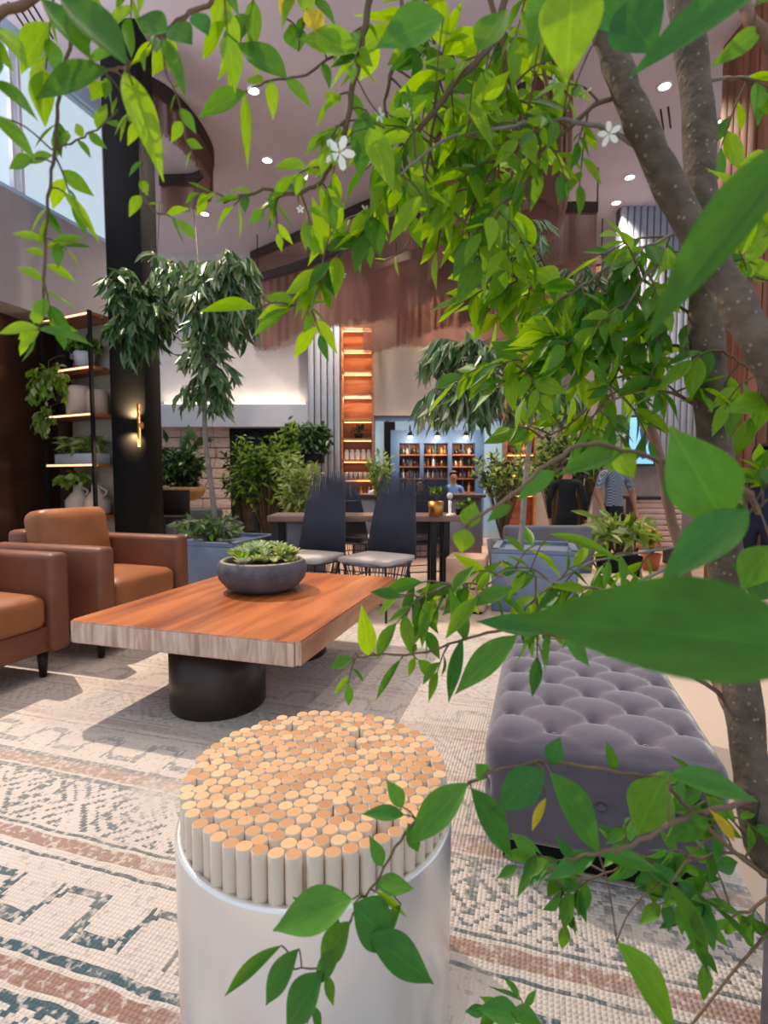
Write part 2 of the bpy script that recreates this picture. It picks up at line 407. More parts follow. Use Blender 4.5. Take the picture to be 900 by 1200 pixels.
lo = bpy.data.objects.new('cove_lamp', ld); C.objects.link(lo); lo.location = ((wx(358, BW) + wx(195, BW))/2, BW - .14, wz(471, BW) + .03); lo.rotation_euler = (PI - .35, 0, 0)
wl = struct('wall_back_stone', wall_z(MB(), -60, 271, ZL, wz(500, BW), BW, .2), m_stone2)
z0, z1 = ZL, wz(501, BW); nr = 11; hrow = (z1 - z0) / nr
bm_ = MB().box((0, 0, 0), (1, 1, 1), bev=.02, seg=1); brick0 = None
for r in range(nr):
    x = wx(120, BW) - (r % 2) * .3; xe = wx(271, BW)
    while x < xe - .05:
        w = min(U(.45, .95), xe - x)
        if brick0 is None: brick0 = bm_.build('stone_tile', m_stone); bpy.data.objects.remove(brick0); 
        M = Matrix.Translation((x + w/2, BW - .03 - R()*.015, z0 + (r+.5)*hrow)) @ Matrix.Diagonal((w - .02, .07, hrow - .02, 1))
        inst('stone_tile', bpy.data.meshes['stone_tile'], M, wl); x += w
# dark glazed opening beside the stone
win = struct('window_1', wall_z(MB(), 271, 362, ZL, wz(501, BW), BW + .1, .05), m_darkglass)
fr = MB()
for px in (271, 300, 331, 361): fr.box((wx(px, BW), BW + .05, (ZL + wz(501, BW))/2), (.07, .12, wz(501, BW) - ZL))
fr.box(((wx(271, BW)+wx(362, BW))/2, BW + .05, wz(503, BW)), (wx(362, BW)-wx(271, BW), .12, .08))
fr.build('window_frame', m_blackmetal, win)
def battens(name, px0, px1, z0, z1, d, n):
    w = struct(name, wall_z(MB(), px0, px1, z0, z1, d, .15), m_groove)
    x0, x1 = wx(px0, d), wx(px1, d); s_ = (x1-x0)/n
    me = MB().box((0, 0, 0), (s_*.82, .07, z1-z0), bev=.006, seg=1).build('batten', m_batten); mesh = me.data; bpy.data.objects.remove(me)
    for i in range(n): inst('batten', mesh, Matrix.Translation((x0 + (i+.5)*s_, d - .035, (z0+z1)/2)), w)
    return w
battens('wall_back_battens', 362, 399.4, ZL, ZC, BW - .3, 5)
struct('wall_back_beige', wall_z(MB(), 438, 720, wz(487, BW), ZC, BW), m_beige)
struct('wall_back_lower', wall_z(MB(), 624, 720, ZL, wz(487, BW), BW), m_beige)
struct('wall_back_over_shelf', wall_z(MB(), 396, 440, wz(380, BW - .36), ZC, BW + .005, .19), m_beige)
# glazing under the beige wall
gl = struct('window_2', wall_z(MB(), 438, 592, ZL, wz(489, BW), BW + .12, .03), m_glass)
fr = MB()
for px in (438.5, 454, 497, 531, 564, 591): fr.box((wx(px, BW), BW + .1, (ZL + wz(489, BW))/2), (.045, .1, wz(489, BW) - ZL))
fr.box(((wx(438, BW)+wx(592, BW))/2, BW + .1, wz(490, BW)), (wx(592, BW)-wx(438, BW), .14, .09))
fr.build('window_frame', M_('blue_grey_frame', (112, 128, 150), .5), gl)
struct('door_1', wall_rect(MB(), 450, 463, 494, 585, BW + .02, .06), m_black)
# right part: batten wall, wooden wall
battens('wall_right_battens', 718, 815, wz(545, 10), ZC, 10, 13)
struct('wall_right_base', wall_z(MB(), 700, 980, ZL, wz(545, 10), 10.02, .2), M_('taupe_paint', (120, 108, 106), .8))
struct('wall_right_grey', wall_z(MB(), 815, 845, wz(545, 10), ZC, 10.05, .15), m_fascia)
ww = struct('wall_right_wood', wall_z(MB(), 845, 1300, wz(545, 9.3), ZC, 9.3, .2), M_('dark_joint', (50, 30, 22), .8))
x0, x1 = wx(845, 9.3), wx(1010, 9.3)
me = MB().box((0, 0, 0), (.17, .05, ZC - wz(545, 9.3)), bev=.004, seg=1).build('plank', m_woodwall); pm = me.data; bpy.data.objects.remove(me)
i = 0
while x0 + i*.18 < x1: inst('plank', pm, Matrix.Translation((x0 + .09 + i*.18, 9.28, (ZC + wz(545, 9.3))/2)), ww); i += 1
wc = thing('wood_column', 'square column clad in reddish wood planks behind the tree trunks', 'column', (wx(905, 5.8), 6.1, ZL))
xw = wx(870, 5.8); MB().box((xw + .31, 6.1, (ZC+ZL)/2), (.58, .56, ZC-ZL)).build('core', m_darkwood, wc)
for k_ in range(5): MB().box((xw + .06 + k_*.124, 5.8, (ZC+ZL)/2), (.112, .03, ZC-ZL), bev=.004, seg=1).build('plank', m_woodwall, wc)
for k_ in range(5): MB().box((xw - .01, 5.86 + k_*.12, (ZC+ZL)/2), (.03, .108, ZC-ZL), bev=.004, seg=1).build('plank', m_woodwall, wc)
# left: mezzanine fascia, upper wall with window, lower dark wall
def LW(Y, off=0): return Vector((-3.76 + .2975*(Y - 7) - off, Y, 0))
def wall_line(mb, a, b, z0, z1, t=.15):
    d = (b - a); n = Vector((-d.y, d.x, 0)).normalized() * t
    return slab(mb, [(a.x, a.y), (b.x, b.y), (b.x+n.x, b.y+n.y), (a.x+n.x, a.y+n.y)], z0, z1)
struct('wall_left_fascia', wall_line(MB(), LW(3.0), LW(7.4), 2.92, 4.15, 2.5), m_fascia)
Yw0, Yw1 = 4.4, 6.2
up = MB(); wall_line(up, LW(1.0, .05), LW(7.4, .05), 5.8, ZC); wall_line(up, LW(1.0, .05), LW(7.4, .05), 4.15, 4.22)
struct('wall_left_upper', up, m_bluewall)
m_frost, _nt, _p = newmat('frosted_glass'); _p.inputs['Base Color'].default_value = (.86, .93, 1, 1); _p.inputs['Roughness'].default_value = .5; _p.inputs['Alpha'].default_value = .22
m_clear, _nt, _p = newmat('clear_window_glass'); _p.inputs['Base Color'].default_value = (.7, .85, 1, 1); _p.inputs['Roughness'].default_value = .05; _p.inputs['Alpha'].default_value = .12
for n_, (ya, yb, mt) in enumerate(((1.0, 3.4, m_clear), (3.42, 5.0, m_clear), (5.02, 6.05, m_clear), (6.1, 7.4, m_frost))):
    wn = struct('window_%d' % (n_ + 3), wall_line(MB(), LW(ya, .1), LW(yb, .1), 4.22, 5.8, .02), mt)
    fr = MB()
    for Y in (ya + .02, yb - .02): q = LW(Y, .06); fr.box((q.x, q.y, 5.01), (.05, .05, 1.58))
    fr.build('window_frame', m_whitecloth, wn)
# uplight added on the mezzanine ledge to brighten the ceiling
cu = thing('added_uplight', 'added linear uplight along the grey mezzanine ledge, brightening the ceiling', 'light', LW(3.6, -.0) + Vector((0, 0, 4.16)))
qa, qb = LW(1.6, .02), LW(5.4, .02)
MB().tube([qa + Vector((0, 0, 4.165)), qb + Vector((0, 0, 4.165))], .014, 6).build('housing', m_blackmetal, cu)
ld = bpy.data.lights.new('added_uplight_lamp', 'AREA'); ld.shape = 'RECTANGLE'; ld.size = .06; ld.size_y = 3.8; ld.energy = 95; ld.color = (.9, .92, 1)
lo = bpy.data.objects.new('added_uplight_lamp', ld); C.objects.link(lo); lo.parent = cu; lo.location = (qa + qb)/2 + Vector((.05, 0, 4.2)) - cu.location
lo.rotation_euler = (PI - .0, .5, math.atan2(-.2975, 1))
a = Vector((-8.2, 8.15, 0)); b = Vector((-3.0, 6.6, 0))
struct('wall_left_lower', wall_line(MB(), a, b, 0, 2.92, .15), m_darkwall)
struct('wall_left_side', wall_line(MB(), Vector((-4.75, 4.2, 0)), Vector((-4.28, 6.95, 0)), 0, 2.92, .1), m_darkwall)
# black column
col = thing('column', 'tall matte black square column with a wall light', 'column', (-2.90, 6.22, 0))
MB().box((-2.90, 6.22, ZC/2), (.40, .42, ZC), bev=.01, seg=1).build('shaft', m_black, col)
MB().box((-2.90, 6.22, .05), (.44, .46, .1), bev=.01, seg=1).build('plinth', m_blackmetal, col)
sc_ = thing('sconce', 'slim brass up and down wall light on the black column', 'wall light', (-2.76, 5.98, wz(500, 6)))
zc = wz(499, 6)
MB().box((-2.75, 5.985, zc), (.06, .05, .08), bev=.01).build('bracket', m_brass, sc_)
for s in (1, -1):
    MB().cyl((-2.75, 5.94, zc + (.02 if s > 0 else -.24)), .018, .22, 14).build('light_tube', m_brass, sc_)
    ld = bpy.data.lights.new('sconce_light', 'SPOT'); ld.energy = 30; ld.color = (1, .72, .36); ld.spot_size = 2.4; ld.spot_blend = .8; ld.shadow_soft_size = .02
    lo = bpy.data.objects.new('sconce_light', ld); C.objects.link(lo); lo.parent = sc_
    lo.location = Vector((-2.82, 5.93, zc + s*.1)) - sc_.location
    lo.rotation_euler = Vector((-.1, .25, s*.35)).to_track_quat('-Z', 'Y').to_euler()

# ------------------------------------------------------------------ downlights (each lamp carries its own light)
def downlight(p, label, energy=0, size=1.6, color=(1, .86, .7), r=.07, target=None, soft=.06, group='ceiling downlights'):
    t = thing('downlight', label, 'downlight', p, 0, group)
    MB().lathe([(r, 0), (r*1.35, 0), (r*1.35, -.015), (r, -.02), (r, 0)], p, 20).build('trim_ring', m_whitecloth, t)
    MB().cyl((p[0], p[1], p[2]-.012), r*.98, .01, 20).build('lens', m_lens, t)
    if energy:
        ld = bpy.data.lights.new('downlight_lamp', 'SPOT'); ld.energy = energy; ld.color = color; ld.spot_size = size; ld.spot_blend = .6; ld.shadow_soft_size = soft
        lo = bpy.data.objects.new('downlight_lamp', ld); C.objects.link(lo); lo.parent = t; lo.location = (0, 0, -.04)
        if target is not None: lo.rotation_euler = (Vector(target) - Vector(p) - Vector((0, 0, -.04))).to_track_quat('-Z', 'Y').to_euler()
    return t
dl = 'small round recessed downlight in the mauve ceiling'
for px, py in ((297, 105), (313, 187), (779, 100), (849, 140), (738, 207), (722, 237), (611, 225), (240, 250)):
    q = G(px, py, ZC - .001); downlight((q.x, q.y, ZC - .001), dl, 250, 1.9)
for px, py in ((402, 327), (446, 331), (500, 330), (425, 355), (462, 356), (372, 345)):
    q = G(px, py, ZC - .001)
# rear low row over the bar
for px in (395, 446, 500, 555):
    q = G(px, 334, 4.85); 
    downlight((q.x, min(q.y, BW-.5), ZC - .001), 'small recessed downlight over the bar, behind the strand curtains', 330, 1.7)
for x, y in ((0.9, 2.6), (-0.6, 0.2), (2.2, 1.2), (0.4, 3.9)):
    downlight((x, y, ZC - .001), 'recessed downlight over the rug, between the seats and the tree', 110, 1.5)
downlight(KEY_POS, 'larger adjustable downlight aimed at the coffee table', 1500, 1.05, (1, .86, .70), .09, (-.5, 2.2, 0), .05, None)
# slot vents
def vent(a, b, n, w, label):
    a = G(a[0], a[1], ZC - .002); b = G(b[0], b[1], ZC - .002); d = (b - a); nn = Vector((-d.y, d.x, 0)).normalized()
    t = thing('ceiling_vent', label, 'vent', a)
    for i in range(n):
        o = nn * (i * w); MB().tube([a + o, b + o], .012, 4).build('slot', m_vent, t)
vent((783, 125), (786, 150), 4, .09, 'slotted air vent in the ceiling beside the tree trunk')
vent((38, 5), (62, 45), 4, .08, 'slotted air vent in the ceiling above the pale blue wall')
vent((1, 52), (14, 68), 4, .07, 'short slotted air vent above the mezzanine window')

# ------------------------------------------------------------------ hanging strand curtains
def curtain(pxs, z, length, label, rows=2, gap=.022, wob=.12, zs=None):
    pts = smooth_path([G(px, py, z) if len(e) == 0 else Vector((px, py, z)) for px, py, *e in pxs], 12)
    t = thing('strand_curtain', label, 'curtain', pts[0], 0)
    trk = MB(); 
    for i in range(len(pts) - 1):
        d = pts[i+1] - pts[i]; n = Vector((-d.y, d.x, 0)).normalized()*.05
        a, b = pts[i], pts[i+1]; h = Vector((0, 0, .16))
        trk.add([a-n-h, b-n-h, b+n-h, a+n-h, a-n, b-n, b+n, a+n], [[0, 1, 2, 3][::-1], [4, 5, 6, 7], [0, 1, 5, 4], [2, 3, 7, 6]])
    trk.build('track', m_track, t)
    if zs:
        MB().tube([pts[0], (pts[0].x, pts[0].y, ZC)], .012, 6).build('hanger_rod', m_track, t)
        MB().tube([pts[-1], (pts[-1].x, pts[-1].y, ZC)], .012, 6).build('hanger_rod', m_track, t)
    acc = [0]
    for i in range(len(pts)-1): acc.append(acc[-1] + (pts[i+1]-pts[i]).length)
    st = MB(); 
    for r in range(rows):
        s = R()*gap
        while s < acc[-1]:
            j = max(k for k in range(len(acc)) if acc[k] <= s); j = min(j, len(pts)-2)
            p = pts[j].lerp(pts[j+1], (s-acc[j])/max(1e-6, acc[j+1]-acc[j]))
            d = (pts[j+1]-pts[j]); n = Vector((-d.y, d.x, 0)).normalized()
            p = p + n*((r-(rows-1)/2)*.05)
            L_ = length*(1 - wob*.5 + wob*.5*math.sin(s*2.1+r)) + U(-.03, .03); w = .0055
            q = Vector((p.x, p.y, p.z-.15))
            st.add([q+Vector((-w, -w, 0)), q+Vector((w, -w, 0)), q+Vector((0, w, 0)), q+Vector((-w, -w, -L_)), q+Vector((w, -w, -L_)), q+Vector((0, w, -L_))],
                   [[0, 1, 4, 3], [1, 2, 5, 4], [2, 0, 3, 5]])
            s += gap
    o = st.build('bronze_strands', m_bronze, t); o['kind'] = 'stuff'
curtain([(160, 84), (200, 108), (232, 145), (247, 180), (232, 203), (188, 207)], ZC - .01, .45, 'short bronze strand curtain on a looped track beside the black column', 2)
curtain([(295, 296), (360, 268), (430, 236), (520, 204), (600, 165)], ZC - .01, 2.0, 'long bronze strand curtain on the straight ceiling track', 2, .036)
curtain([(302, 322), (370, 300), (430, 268), (500, 240), (600, 203)], 5.2, 1.42, 'bronze strand curtain hung from rods in front of the plaster wall', 2, .036, zs=1)
curtain([(425, 314), (500, 288), (560, 263), (650, 240), (700, 238)], 5.45, 1.65, 'bronze strand curtain hung from rods above the bar', 2, zs=1)
curtain([(668, 8), (650, 62), (600, 108), (545, 128), (505, 160)], ZC - .01, 1.95, 'bronze strand curtain with a scalloped hem above the tufted ottoman side', 3, .02, .35)
curtain([(464, 325), (500, 326), (540, 326), (620, 318), (705, 300)], 5.3, 1.3, 'innermost bronze strand curtain along the beige wall', 2, zs=1)

# ------------------------------------------------------------------ rug
rug = thing('dummy', '', '')
bpy.data.objects.remove(rug)
rb = MB(); u0_, u1_, v0_, v1_ = -4.6, .50, .05, 3.35
rb.box(((u0_+u1_)/2, (v0_+v1_)/2, .006), (u1_-u0_, v1_-v0_, .012), bev=.004, seg=1)
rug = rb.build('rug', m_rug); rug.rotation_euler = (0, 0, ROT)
tag(rug, 'large faded cream rug with teal and brown woven bands under the furniture', 'rug')

# ------------------------------------------------------------------ dowel-top stool
sx, sy, sr, sz = -.128, .975, .248, .45
st = thing('dowel_stool', 'round side stool with a top of packed wooden dowels and polished drum', 'stool', (sx, sy, .012))
drum = MB().lathe([(0, .012), (sr+.006, .012), (sr+.006, .016), (sr+.008, .372), (sr+.006, .378), (sr-.004, .378), (sr-.006, .372), (sr-.006, .33), (0, .33)], (sx, sy, 0), 96)
drum.build('drum', m_chrome, st)
dr = .0129
def dowel_mesh():
    mb = MB(); n = 12; h = .12
    prof = [(dr, 0), (dr, h - .0012), (dr*.9, h)]
    vs_ = []; fs = []
    for r, z in prof:
        for k in range(n): a = 2*PI*k/n; vs_.append((r*math.cos(a), r*math.sin(a), z))
    for i in range(2):
        for k in range(n): a = i*n+k; b = i*n+(k+1) % n; fs.append([a, b, b+n, a+n])
    mb.add(vs_, fs, 0, True); mb.add(vs_[2*n:], [list(range(n))], 1); return mb
dm = dowel_mesh(); dob = dm.build('dowel', [m_dowelside, m_doweltop]); dmesh = dob.data; bpy.data.objects.remove(dob)
rs = np.random.RandomState(3); NP = 300; Rm = sr - dr - .001        # dowels pressed together until they fill the ring
ga = np.arange(NP)*2.399963; gr = np.sqrt((np.arange(NP)+.5)/NP)*Rm
P_ = np.stack([gr*np.cos(ga), gr*np.sin(ga)], 1) + rs.normal(0, .003, (NP, 2))
for it in range(220):
    df = P_[:, None, :] - P_[None, :, :]; ds = np.linalg.norm(df, axis=2) + np.eye(NP)
    ov = np.clip(2*dr*1.04 - ds, 0, None); ov[np.arange(NP), np.arange(NP)] = 0
    P_ = P_ + (df/ds[..., None]*ov[..., None]).sum(1)*.22
    rl = np.linalg.norm(P_, axis=1); P_ = P_*np.minimum(1, Rm/np.maximum(rl, 1e-9))[:, None]
pos = [tuple(p) for p in P_]
pos.sort(key=lambda p: p[1]); rest = MB()
for i, (x, y) in enumerate(pos):
    z = sz - .12 + U(-.002, .002) - (.02 if R() < .02 else 0)
    if i < 300: inst('dowel', dmesh, Matrix.Translation((sx+x, sy+y, z)) @ Matrix.Rotation(R()*6, 4, 'Z'), st)
    else:
        for vs2, f2, mi in ((dm.v, dm.f, dm.m),):
            base = len(rest.v); rest.v += [(a+sx+x, b+sy+y, c+z) for a, b, c in vs2]
            for f, q in zip(f2, mi): rest.f.append([t+base for t in f]); rest.m.append(q); rest.sm.append(q == 0)
if rest.v: o = rest.build('far_dowels', [m_dowelside, m_doweltop], st); o['kind'] = 'stuff'

# ------------------------------------------------------------------ slab coffee table
tc = Vector((-.617, 2.615, 0)); th = .42
tb = thing('coffee_table', 'low coffee table of thick orange wood slab on two dark drums', 'coffee table', (tc.x, tc.y, .012), ROT)
lx, ly = 1.05, 1.32
b = bmesh.new(); bmesh.ops.create_cube(b, size=1)
for v in b.verts: v.co = Vector((v.co.x*lx, v.co.y*ly, v.co.z*.092))
bmesh.ops.bevel(b, geom=[e for e in b.edges if abs(e.verts[0].co.z-e.verts[1].co.z) > .01], offset=.02, segments=3, affect='EDGES')
bmesh.ops.bevel(b, geom=[e for e in b.edges if abs(e.verts[0].co.z-e.verts[1].co.z) < .001 and len(e.link_faces) == 2 and abs(e.link_faces[0].normal.z-e.link_faces[1].normal.z) > .5], offset=.005, segments=2, affect='EDGES')
b.normal_update(); me = bpy.data.meshes.new('slab_top'); b.verts.index_update()
mis = []
for f in b.faces:
    n = f.normal; mis.append(0 if abs(n.z) > .8 else (1 if abs(n.y) > .6 else 2))
b.to_mesh(me); b.free()
for m in (m_tabletop, m_tableend, m_tableedge): me.materials.append(m)
me.polygons.foreach_set('material_index', mis)
o = bpy.data.objects.new('slab_top', me); C.objects.link(o); o.parent = tb; o.location = (0, 0, th - .012 - .046)
for s in (-1, 1):
    p = tc + D1*(.35*s) + D2*(-.02)
    MB().lathe([(0, .012), (.2, .012), (.205, .02), (.205, .325), (0, .327)], (p.x, p.y, 0), 48).build('drum_leg', m_pedestal, tb)

# bowl of succulents
bp = G(308, 691, th); bowl = thing('succulent_bowl', 'grey concrete bowl of mixed succulents on the coffee table', 'planter', (bp.x, bp.y, th))
MB().lathe([(0, 0), (.13, 0), (.185, .025), (.222, .07), (.232, .115), (.224, .15), (.214, .16)], (bp.x, bp.y, th), 48).build('bowl', m_bowl, bowl)
MB().lathe([(.214, .16), (.205, .165), (.195, .158), (.192, .13)], (bp.x, bp.y, th), 48).build('rim', m_bowlrim, bowl)
MB().lathe([(.195, .13), (.1, .15), (0, .155)], (bp.x, bp.y, th), 32).build('soil', m_soil, bowl)

# ------------------------------------------------------------------ leaves
def leaf_template(nseg=5, curl=.12, fold=.16, kind='ovate', twist=0):
    vs_ = []; fs = []
    for i in range(nseg + 1):
        t = i/nseg
        if kind == 'ovate': w = .5*(math.sin(PI*min(1, t**.80))**1.08)*(1 - .10*t**3) if 0 < t < 1 else .015
        elif kind == 'lance': w = .5*(math.sin(PI*t**.7)**.9) if 0 < t < 1 else .02
        elif kind == 'succ': w = .5*(math.sin(PI*min(1, (t*.8+.15)))**.8)*(1 if t < 1 else .05)
        z = -curl*t*t; a = twist*t
        for s in (-1, 0, 1):
            x = s*w; zz = z + (fold*abs(x) if s else 0)
            vs_.append((x*math.cos(a), t, zz + x*math.sin(a)))
    for i in range(nseg):
        for s in (0, 1):
            a = i*3+s; fs.append([a, a+1, a+4, a+3])
    return np.array(vs_), fs
TPL = {'ovate0': leaf_template(6, .06, .14), 'ovate1': leaf_template(6, .22, .18, 'ovate', .3), 'ovate2': leaf_template(6, -.06, .2, 'ovate', -.3),
       'lance0': leaf_template(4, .12, .2, 'lance'), 'lance1': leaf_template(4, .3, .2, 'lance', .4), 'succ': leaf_template(4, -.25, .25, 'succ')}
BIG = leaf_template(14, .10, .2, 'ovate', .12)
TPL['big'] = BIG
_lm = {}
def leaf_mesh(tpl, mat):
    k = (tpl, mat.name)
    if k not in _lm:
        v, f = TPL[tpl]; me = bpy.data.meshes.new('leaf'); me.from_pydata(v.tolist(), [], f); me.materials.append(mat)
        me.polygons.foreach_set('use_smooth', [True]*len(f)); _lm[k] = me
        at_ = me.attributes.new('leafuv', 'FLOAT_VECTOR', 'POINT'); at_.data.foreach_set('vector', v.astype(np.float32).ravel())
    return _lm[k]
class Foliage:
    def __init__(s, root): s.root = root; s.L = []
    def leaf(s, base, dirv, length, width, normal, tpl, mat):
        y = Vector(dirv).normalized(); z = Vector(normal); z = z - y*z.dot(y)
        if z.length < 1e-4: z = y.orthogonal()
        z.normalize(); x = y.cross(z)
        M = Matrix(((x.x*width, y.x*length, z.x*length*.9, base[0]), (x.y*width, y.y*length, z.y*length*.9, base[1]), (x.z*width, y.z*length, z.z*length*.9, base[2]), (0, 0, 0, 1)))
        s.L.append((M, tpl, mat, length))
    def finish(s, n=300, name='leaf', rest='foliage'):
        def size(e):
            M, _, _, ln = e; c = M @ Vector((0, .5, 0)); px, py, d = proj(c)
            return ln/d if (-30 < px < 930 and -30 < py < 1230) else ln/d*.01
        s.L.sort(key=size, reverse=True)
        for M, tpl, mat, _ in s.L[:n]: inst(name, leaf_mesh(tpl, mat), M, s.root)
        by = {}
        for e in s.L[n:]: by.setdefault(e[2].name, []).append(e)
        if not by: return
        mats = []; V = []; Fc = []; MI = []; off = 0; A = []
        inv = wm(s.root).inverted()
        for mi, (k, es) in enumerate(by.items()):
            mats.append(es[0][2])
            for M, tpl, mat, _ in es:
                v, f = TPL[tpl]; Mx = np.array(inv @ M)
                A.append(v); V.append(v @ Mx[:3, :3].T + Mx[:3, 3]); Fc += [[a+off for a in q] for q in f]; MI += [mi]*len(f); off += len(v)
        me = bpy.data.meshes.new(rest); me.from_pydata(np.concatenate(V).tolist(), [], Fc)
        at_ = me.attributes.new('leafuv', 'FLOAT_VECTOR', 'POINT'); at_.data.foreach_set('vector', np.concatenate(A).astype(np.float32).ravel())
        for m in mats: me.materials.append(m)
        me.polygons.foreach_set('material_index', MI); me.polygons.foreach_set('use_smooth', [True]*len(Fc))
        o = bpy.data.objects.new(rest, me); C.objects.link(o); o.parent = s.root; o['kind'] = 'stuff'
def rv(): 
    while True:
        v = Vector((U(-1, 1), U(-1, 1), U(-1, 1)))
        if .05 < v.length < 1: return v.normalized()

# succulents in the bowl
fo = Foliage(bowl)
def rosette(c, r, n, mat, tilt=.5, wid=.4):
    for i in range(n):
        a = i*2.39996; f = (i+1)/n; e = (1-f)*1.1 + .18
        d = Vector((math.cos(a)*math.cos(e), math.sin(a)*math.cos(e), math.sin(e)))
        fo.leaf(c, d, r*(.45+.55*f), r*wid, Vector((0, 0, 1)) - d*.2, 'succ', mat)
for i in range(62):
    a = R()*2*PI; l = math.sqrt(R())*.175; mat = random.choice([lm_succ, lm_succ, lm_succ2, lm_vari, lm_bright])
    rosette(Vector((bp.x + l*math.cos(a), bp.y + l*math.sin(a), th + .15 + U(0, .035) + .05*(1-l/.175))), U(.045, .085), random.choice([12, 16, 22]), mat, wid=U(.2, .5))
fo.finish(300)

# ------------------------------------------------------------------ armchairs
def armchair(loc, rz, label):
    t = thing('armchair', label, 'armchair', (0, 0, 0), 0, 'tan leather armchairs beside the coffee table')
    w, d = .74, .80; at = .115
    mb = MB()
    mb.box((0, 0, .205), (d - .06, w - .02, .13), bev=.015); mb.build('base_frame', m_leather, t)
    for s in (-1, 1): MB().box((0, s*(w/2 - at/2), .38), (d, at, .49), bev=.03, seg=3).build('armrest', m_leather, t)
    MB().box((-d/2 + .07, 0, .43), (.14, w - 2*at, .52), bev=.03, seg=3).build('backrest', m_leather, t)
    cushion(MB(), (.075, 0, .345), (.63, w - 2*at - .005, .17), 0, .05, .02).build('seat_cushion', m_leatherseat, t)
    M = Matrix.Translation((-.19, 0, .60)) @ Matrix.Rotation(-.16, 4, 'Y') @ Matrix.Rotation(PI/2, 4, 'Y')
    cushion(MB(), None, (.42, w - 2*at - .005, .17), 0, .06, .03, M=M).build('back_cushion', m_leatherseat, t)
    for sx_ in (-1, 1):
        for sy_ in (-1, 1): MB().lathe([(0, 0), (.016, 0), (.028, .145), (0, .145)], (sx_*(d/2-.1), sy_*(w/2-.09), 0), 14).build('leg', m_darkwood, t)
    t.location = loc; t.rotation_euler = (0, 0, rz); return t
armchair((-1.78, 3.22, .012), ROT, 'tan leather armchair with its back cushion standing before the black shelf')
armchair((-2.08, 2.40, .012), ROT, 'tan leather armchair whose dark tapered leg shows on the rug')

# ------------------------------------------------------------------ tufted ottoman
oc = Vector((.655, 1.665, 0)); ow, ol, oh, ob = .56, .96, .29, .07
ot = thing('tufted_ottoman', 'low grey velvet ottoman with deep button tufting', 'ottoman', (oc.x, oc.y, .012), ROT)
a_, b_ = .107, .080
def tuft(x, y):
    p = (x/a_ + y/b_)*.5*1.0; q = (x/a_ - y/b_)*.5
    return (abs(math.sin(PI*p))*abs(math.sin(PI*q)))
b = bmesh.new(); bmesh.ops.create_cube(b, size=2)
bmesh.ops.subdivide_edges(b, edges=b.edges[:], cuts=70, use_grid_fill=True)
h = Vector((ow/2, ol/2, oh/2)); r = .06
btn = []
for v in b.verts:
    q = Vector((v.co.x*h.x, v.co.y*h.y, v.co.z*h.z)); inner = Vector([max(-(h[i]-r), min(h[i]-r, q[i])) for i in range(3)])
    e = q - inner; e = e.normalized()*r if e.length > 1e-9 else e
    q2 = inner + e; top = max(0, e.z)/r if r else 0
    if v.co.z > .99:
        ed = min(1, max(0, min(h.x - abs(q.x), h.y - abs(q.y))/.045))
        t_ = tuft(q.x, q.y); bx = .5*(q.x/a_ + q.y/b_); by = .5*(q.x/a_ - q.y/b_)
        dx = min((math.hypot((q.x - (i+j)*a_), (q.y - (i-j)*b_)) for i in (math.floor(bx), math.ceil(bx)) for j in (math.floor(by), math.ceil(by))))
        q2.z += ed*(0.015*(t_**.5) - .030*math.exp(-(dx/.020)**2)) + .012*(1-(v.co.x)**2)*(1-(v.co.y)**2) - .006*ed
    elif abs(v.co.z) < .99:
        u = (q.x if abs(v.co.y) > .99 else q.y)/1.5; k = math.exp(-((abs((u/a_+.5) % 1-.5)*a_)/.018)**2 - ((q.z - .0)/.02)**2)
        q2 -= Vector((e.x, e.y, 0)).normalized()*.018*k if e.length > 0 else Vector()
    v.co = q2
mb = MB(); T = Matrix.Translation((oc.x, oc.y, ob + oh/2)) @ Matrix.Rotation(ROT, 4, 'Z'); mb.bm(b, T, 0, True); mb.build('upholstery', m_velvet, ot)
bmesh_btn = MB().lathe([(0, .008), (.007, .006), (.011, 0), (.009, -.004), (0, -.005)], n=12).build('button', m_velvet); bme = bmesh_btn.data; bpy.data.objects.remove(bmesh_btn)
for i in range(-9, 10):
    for j in range(-9, 10):
        x, y = (i+j)*a_, (i-j)*b_
        if abs(x) < ow/2 - .05 and abs(y) < ol/2 - .05: inst('button', bme, T @ Matrix.Translation((x, y, oh/2 - .018)), ot)
for k in (-1, 0, 1): inst('button', bme, T @ Matrix.Translation((k*a_*1.5, -ol/2 + .012, 0)) @ Matrix.Rotation(PI/2, 4, 'X'), ot)
for k in (-2, -1, 0, 1, 2): inst('button', bme, T @ Matrix.Translation((-ow/2 + .012, k*a_*1.5, 0)) @ Matrix.Rotation(-PI/2, 4, 'Y'), ot)
MB().box((oc.x, oc.y, .045), (ow - .1, ol - .1, .062), ROT).build('plinth', m_black, ot)

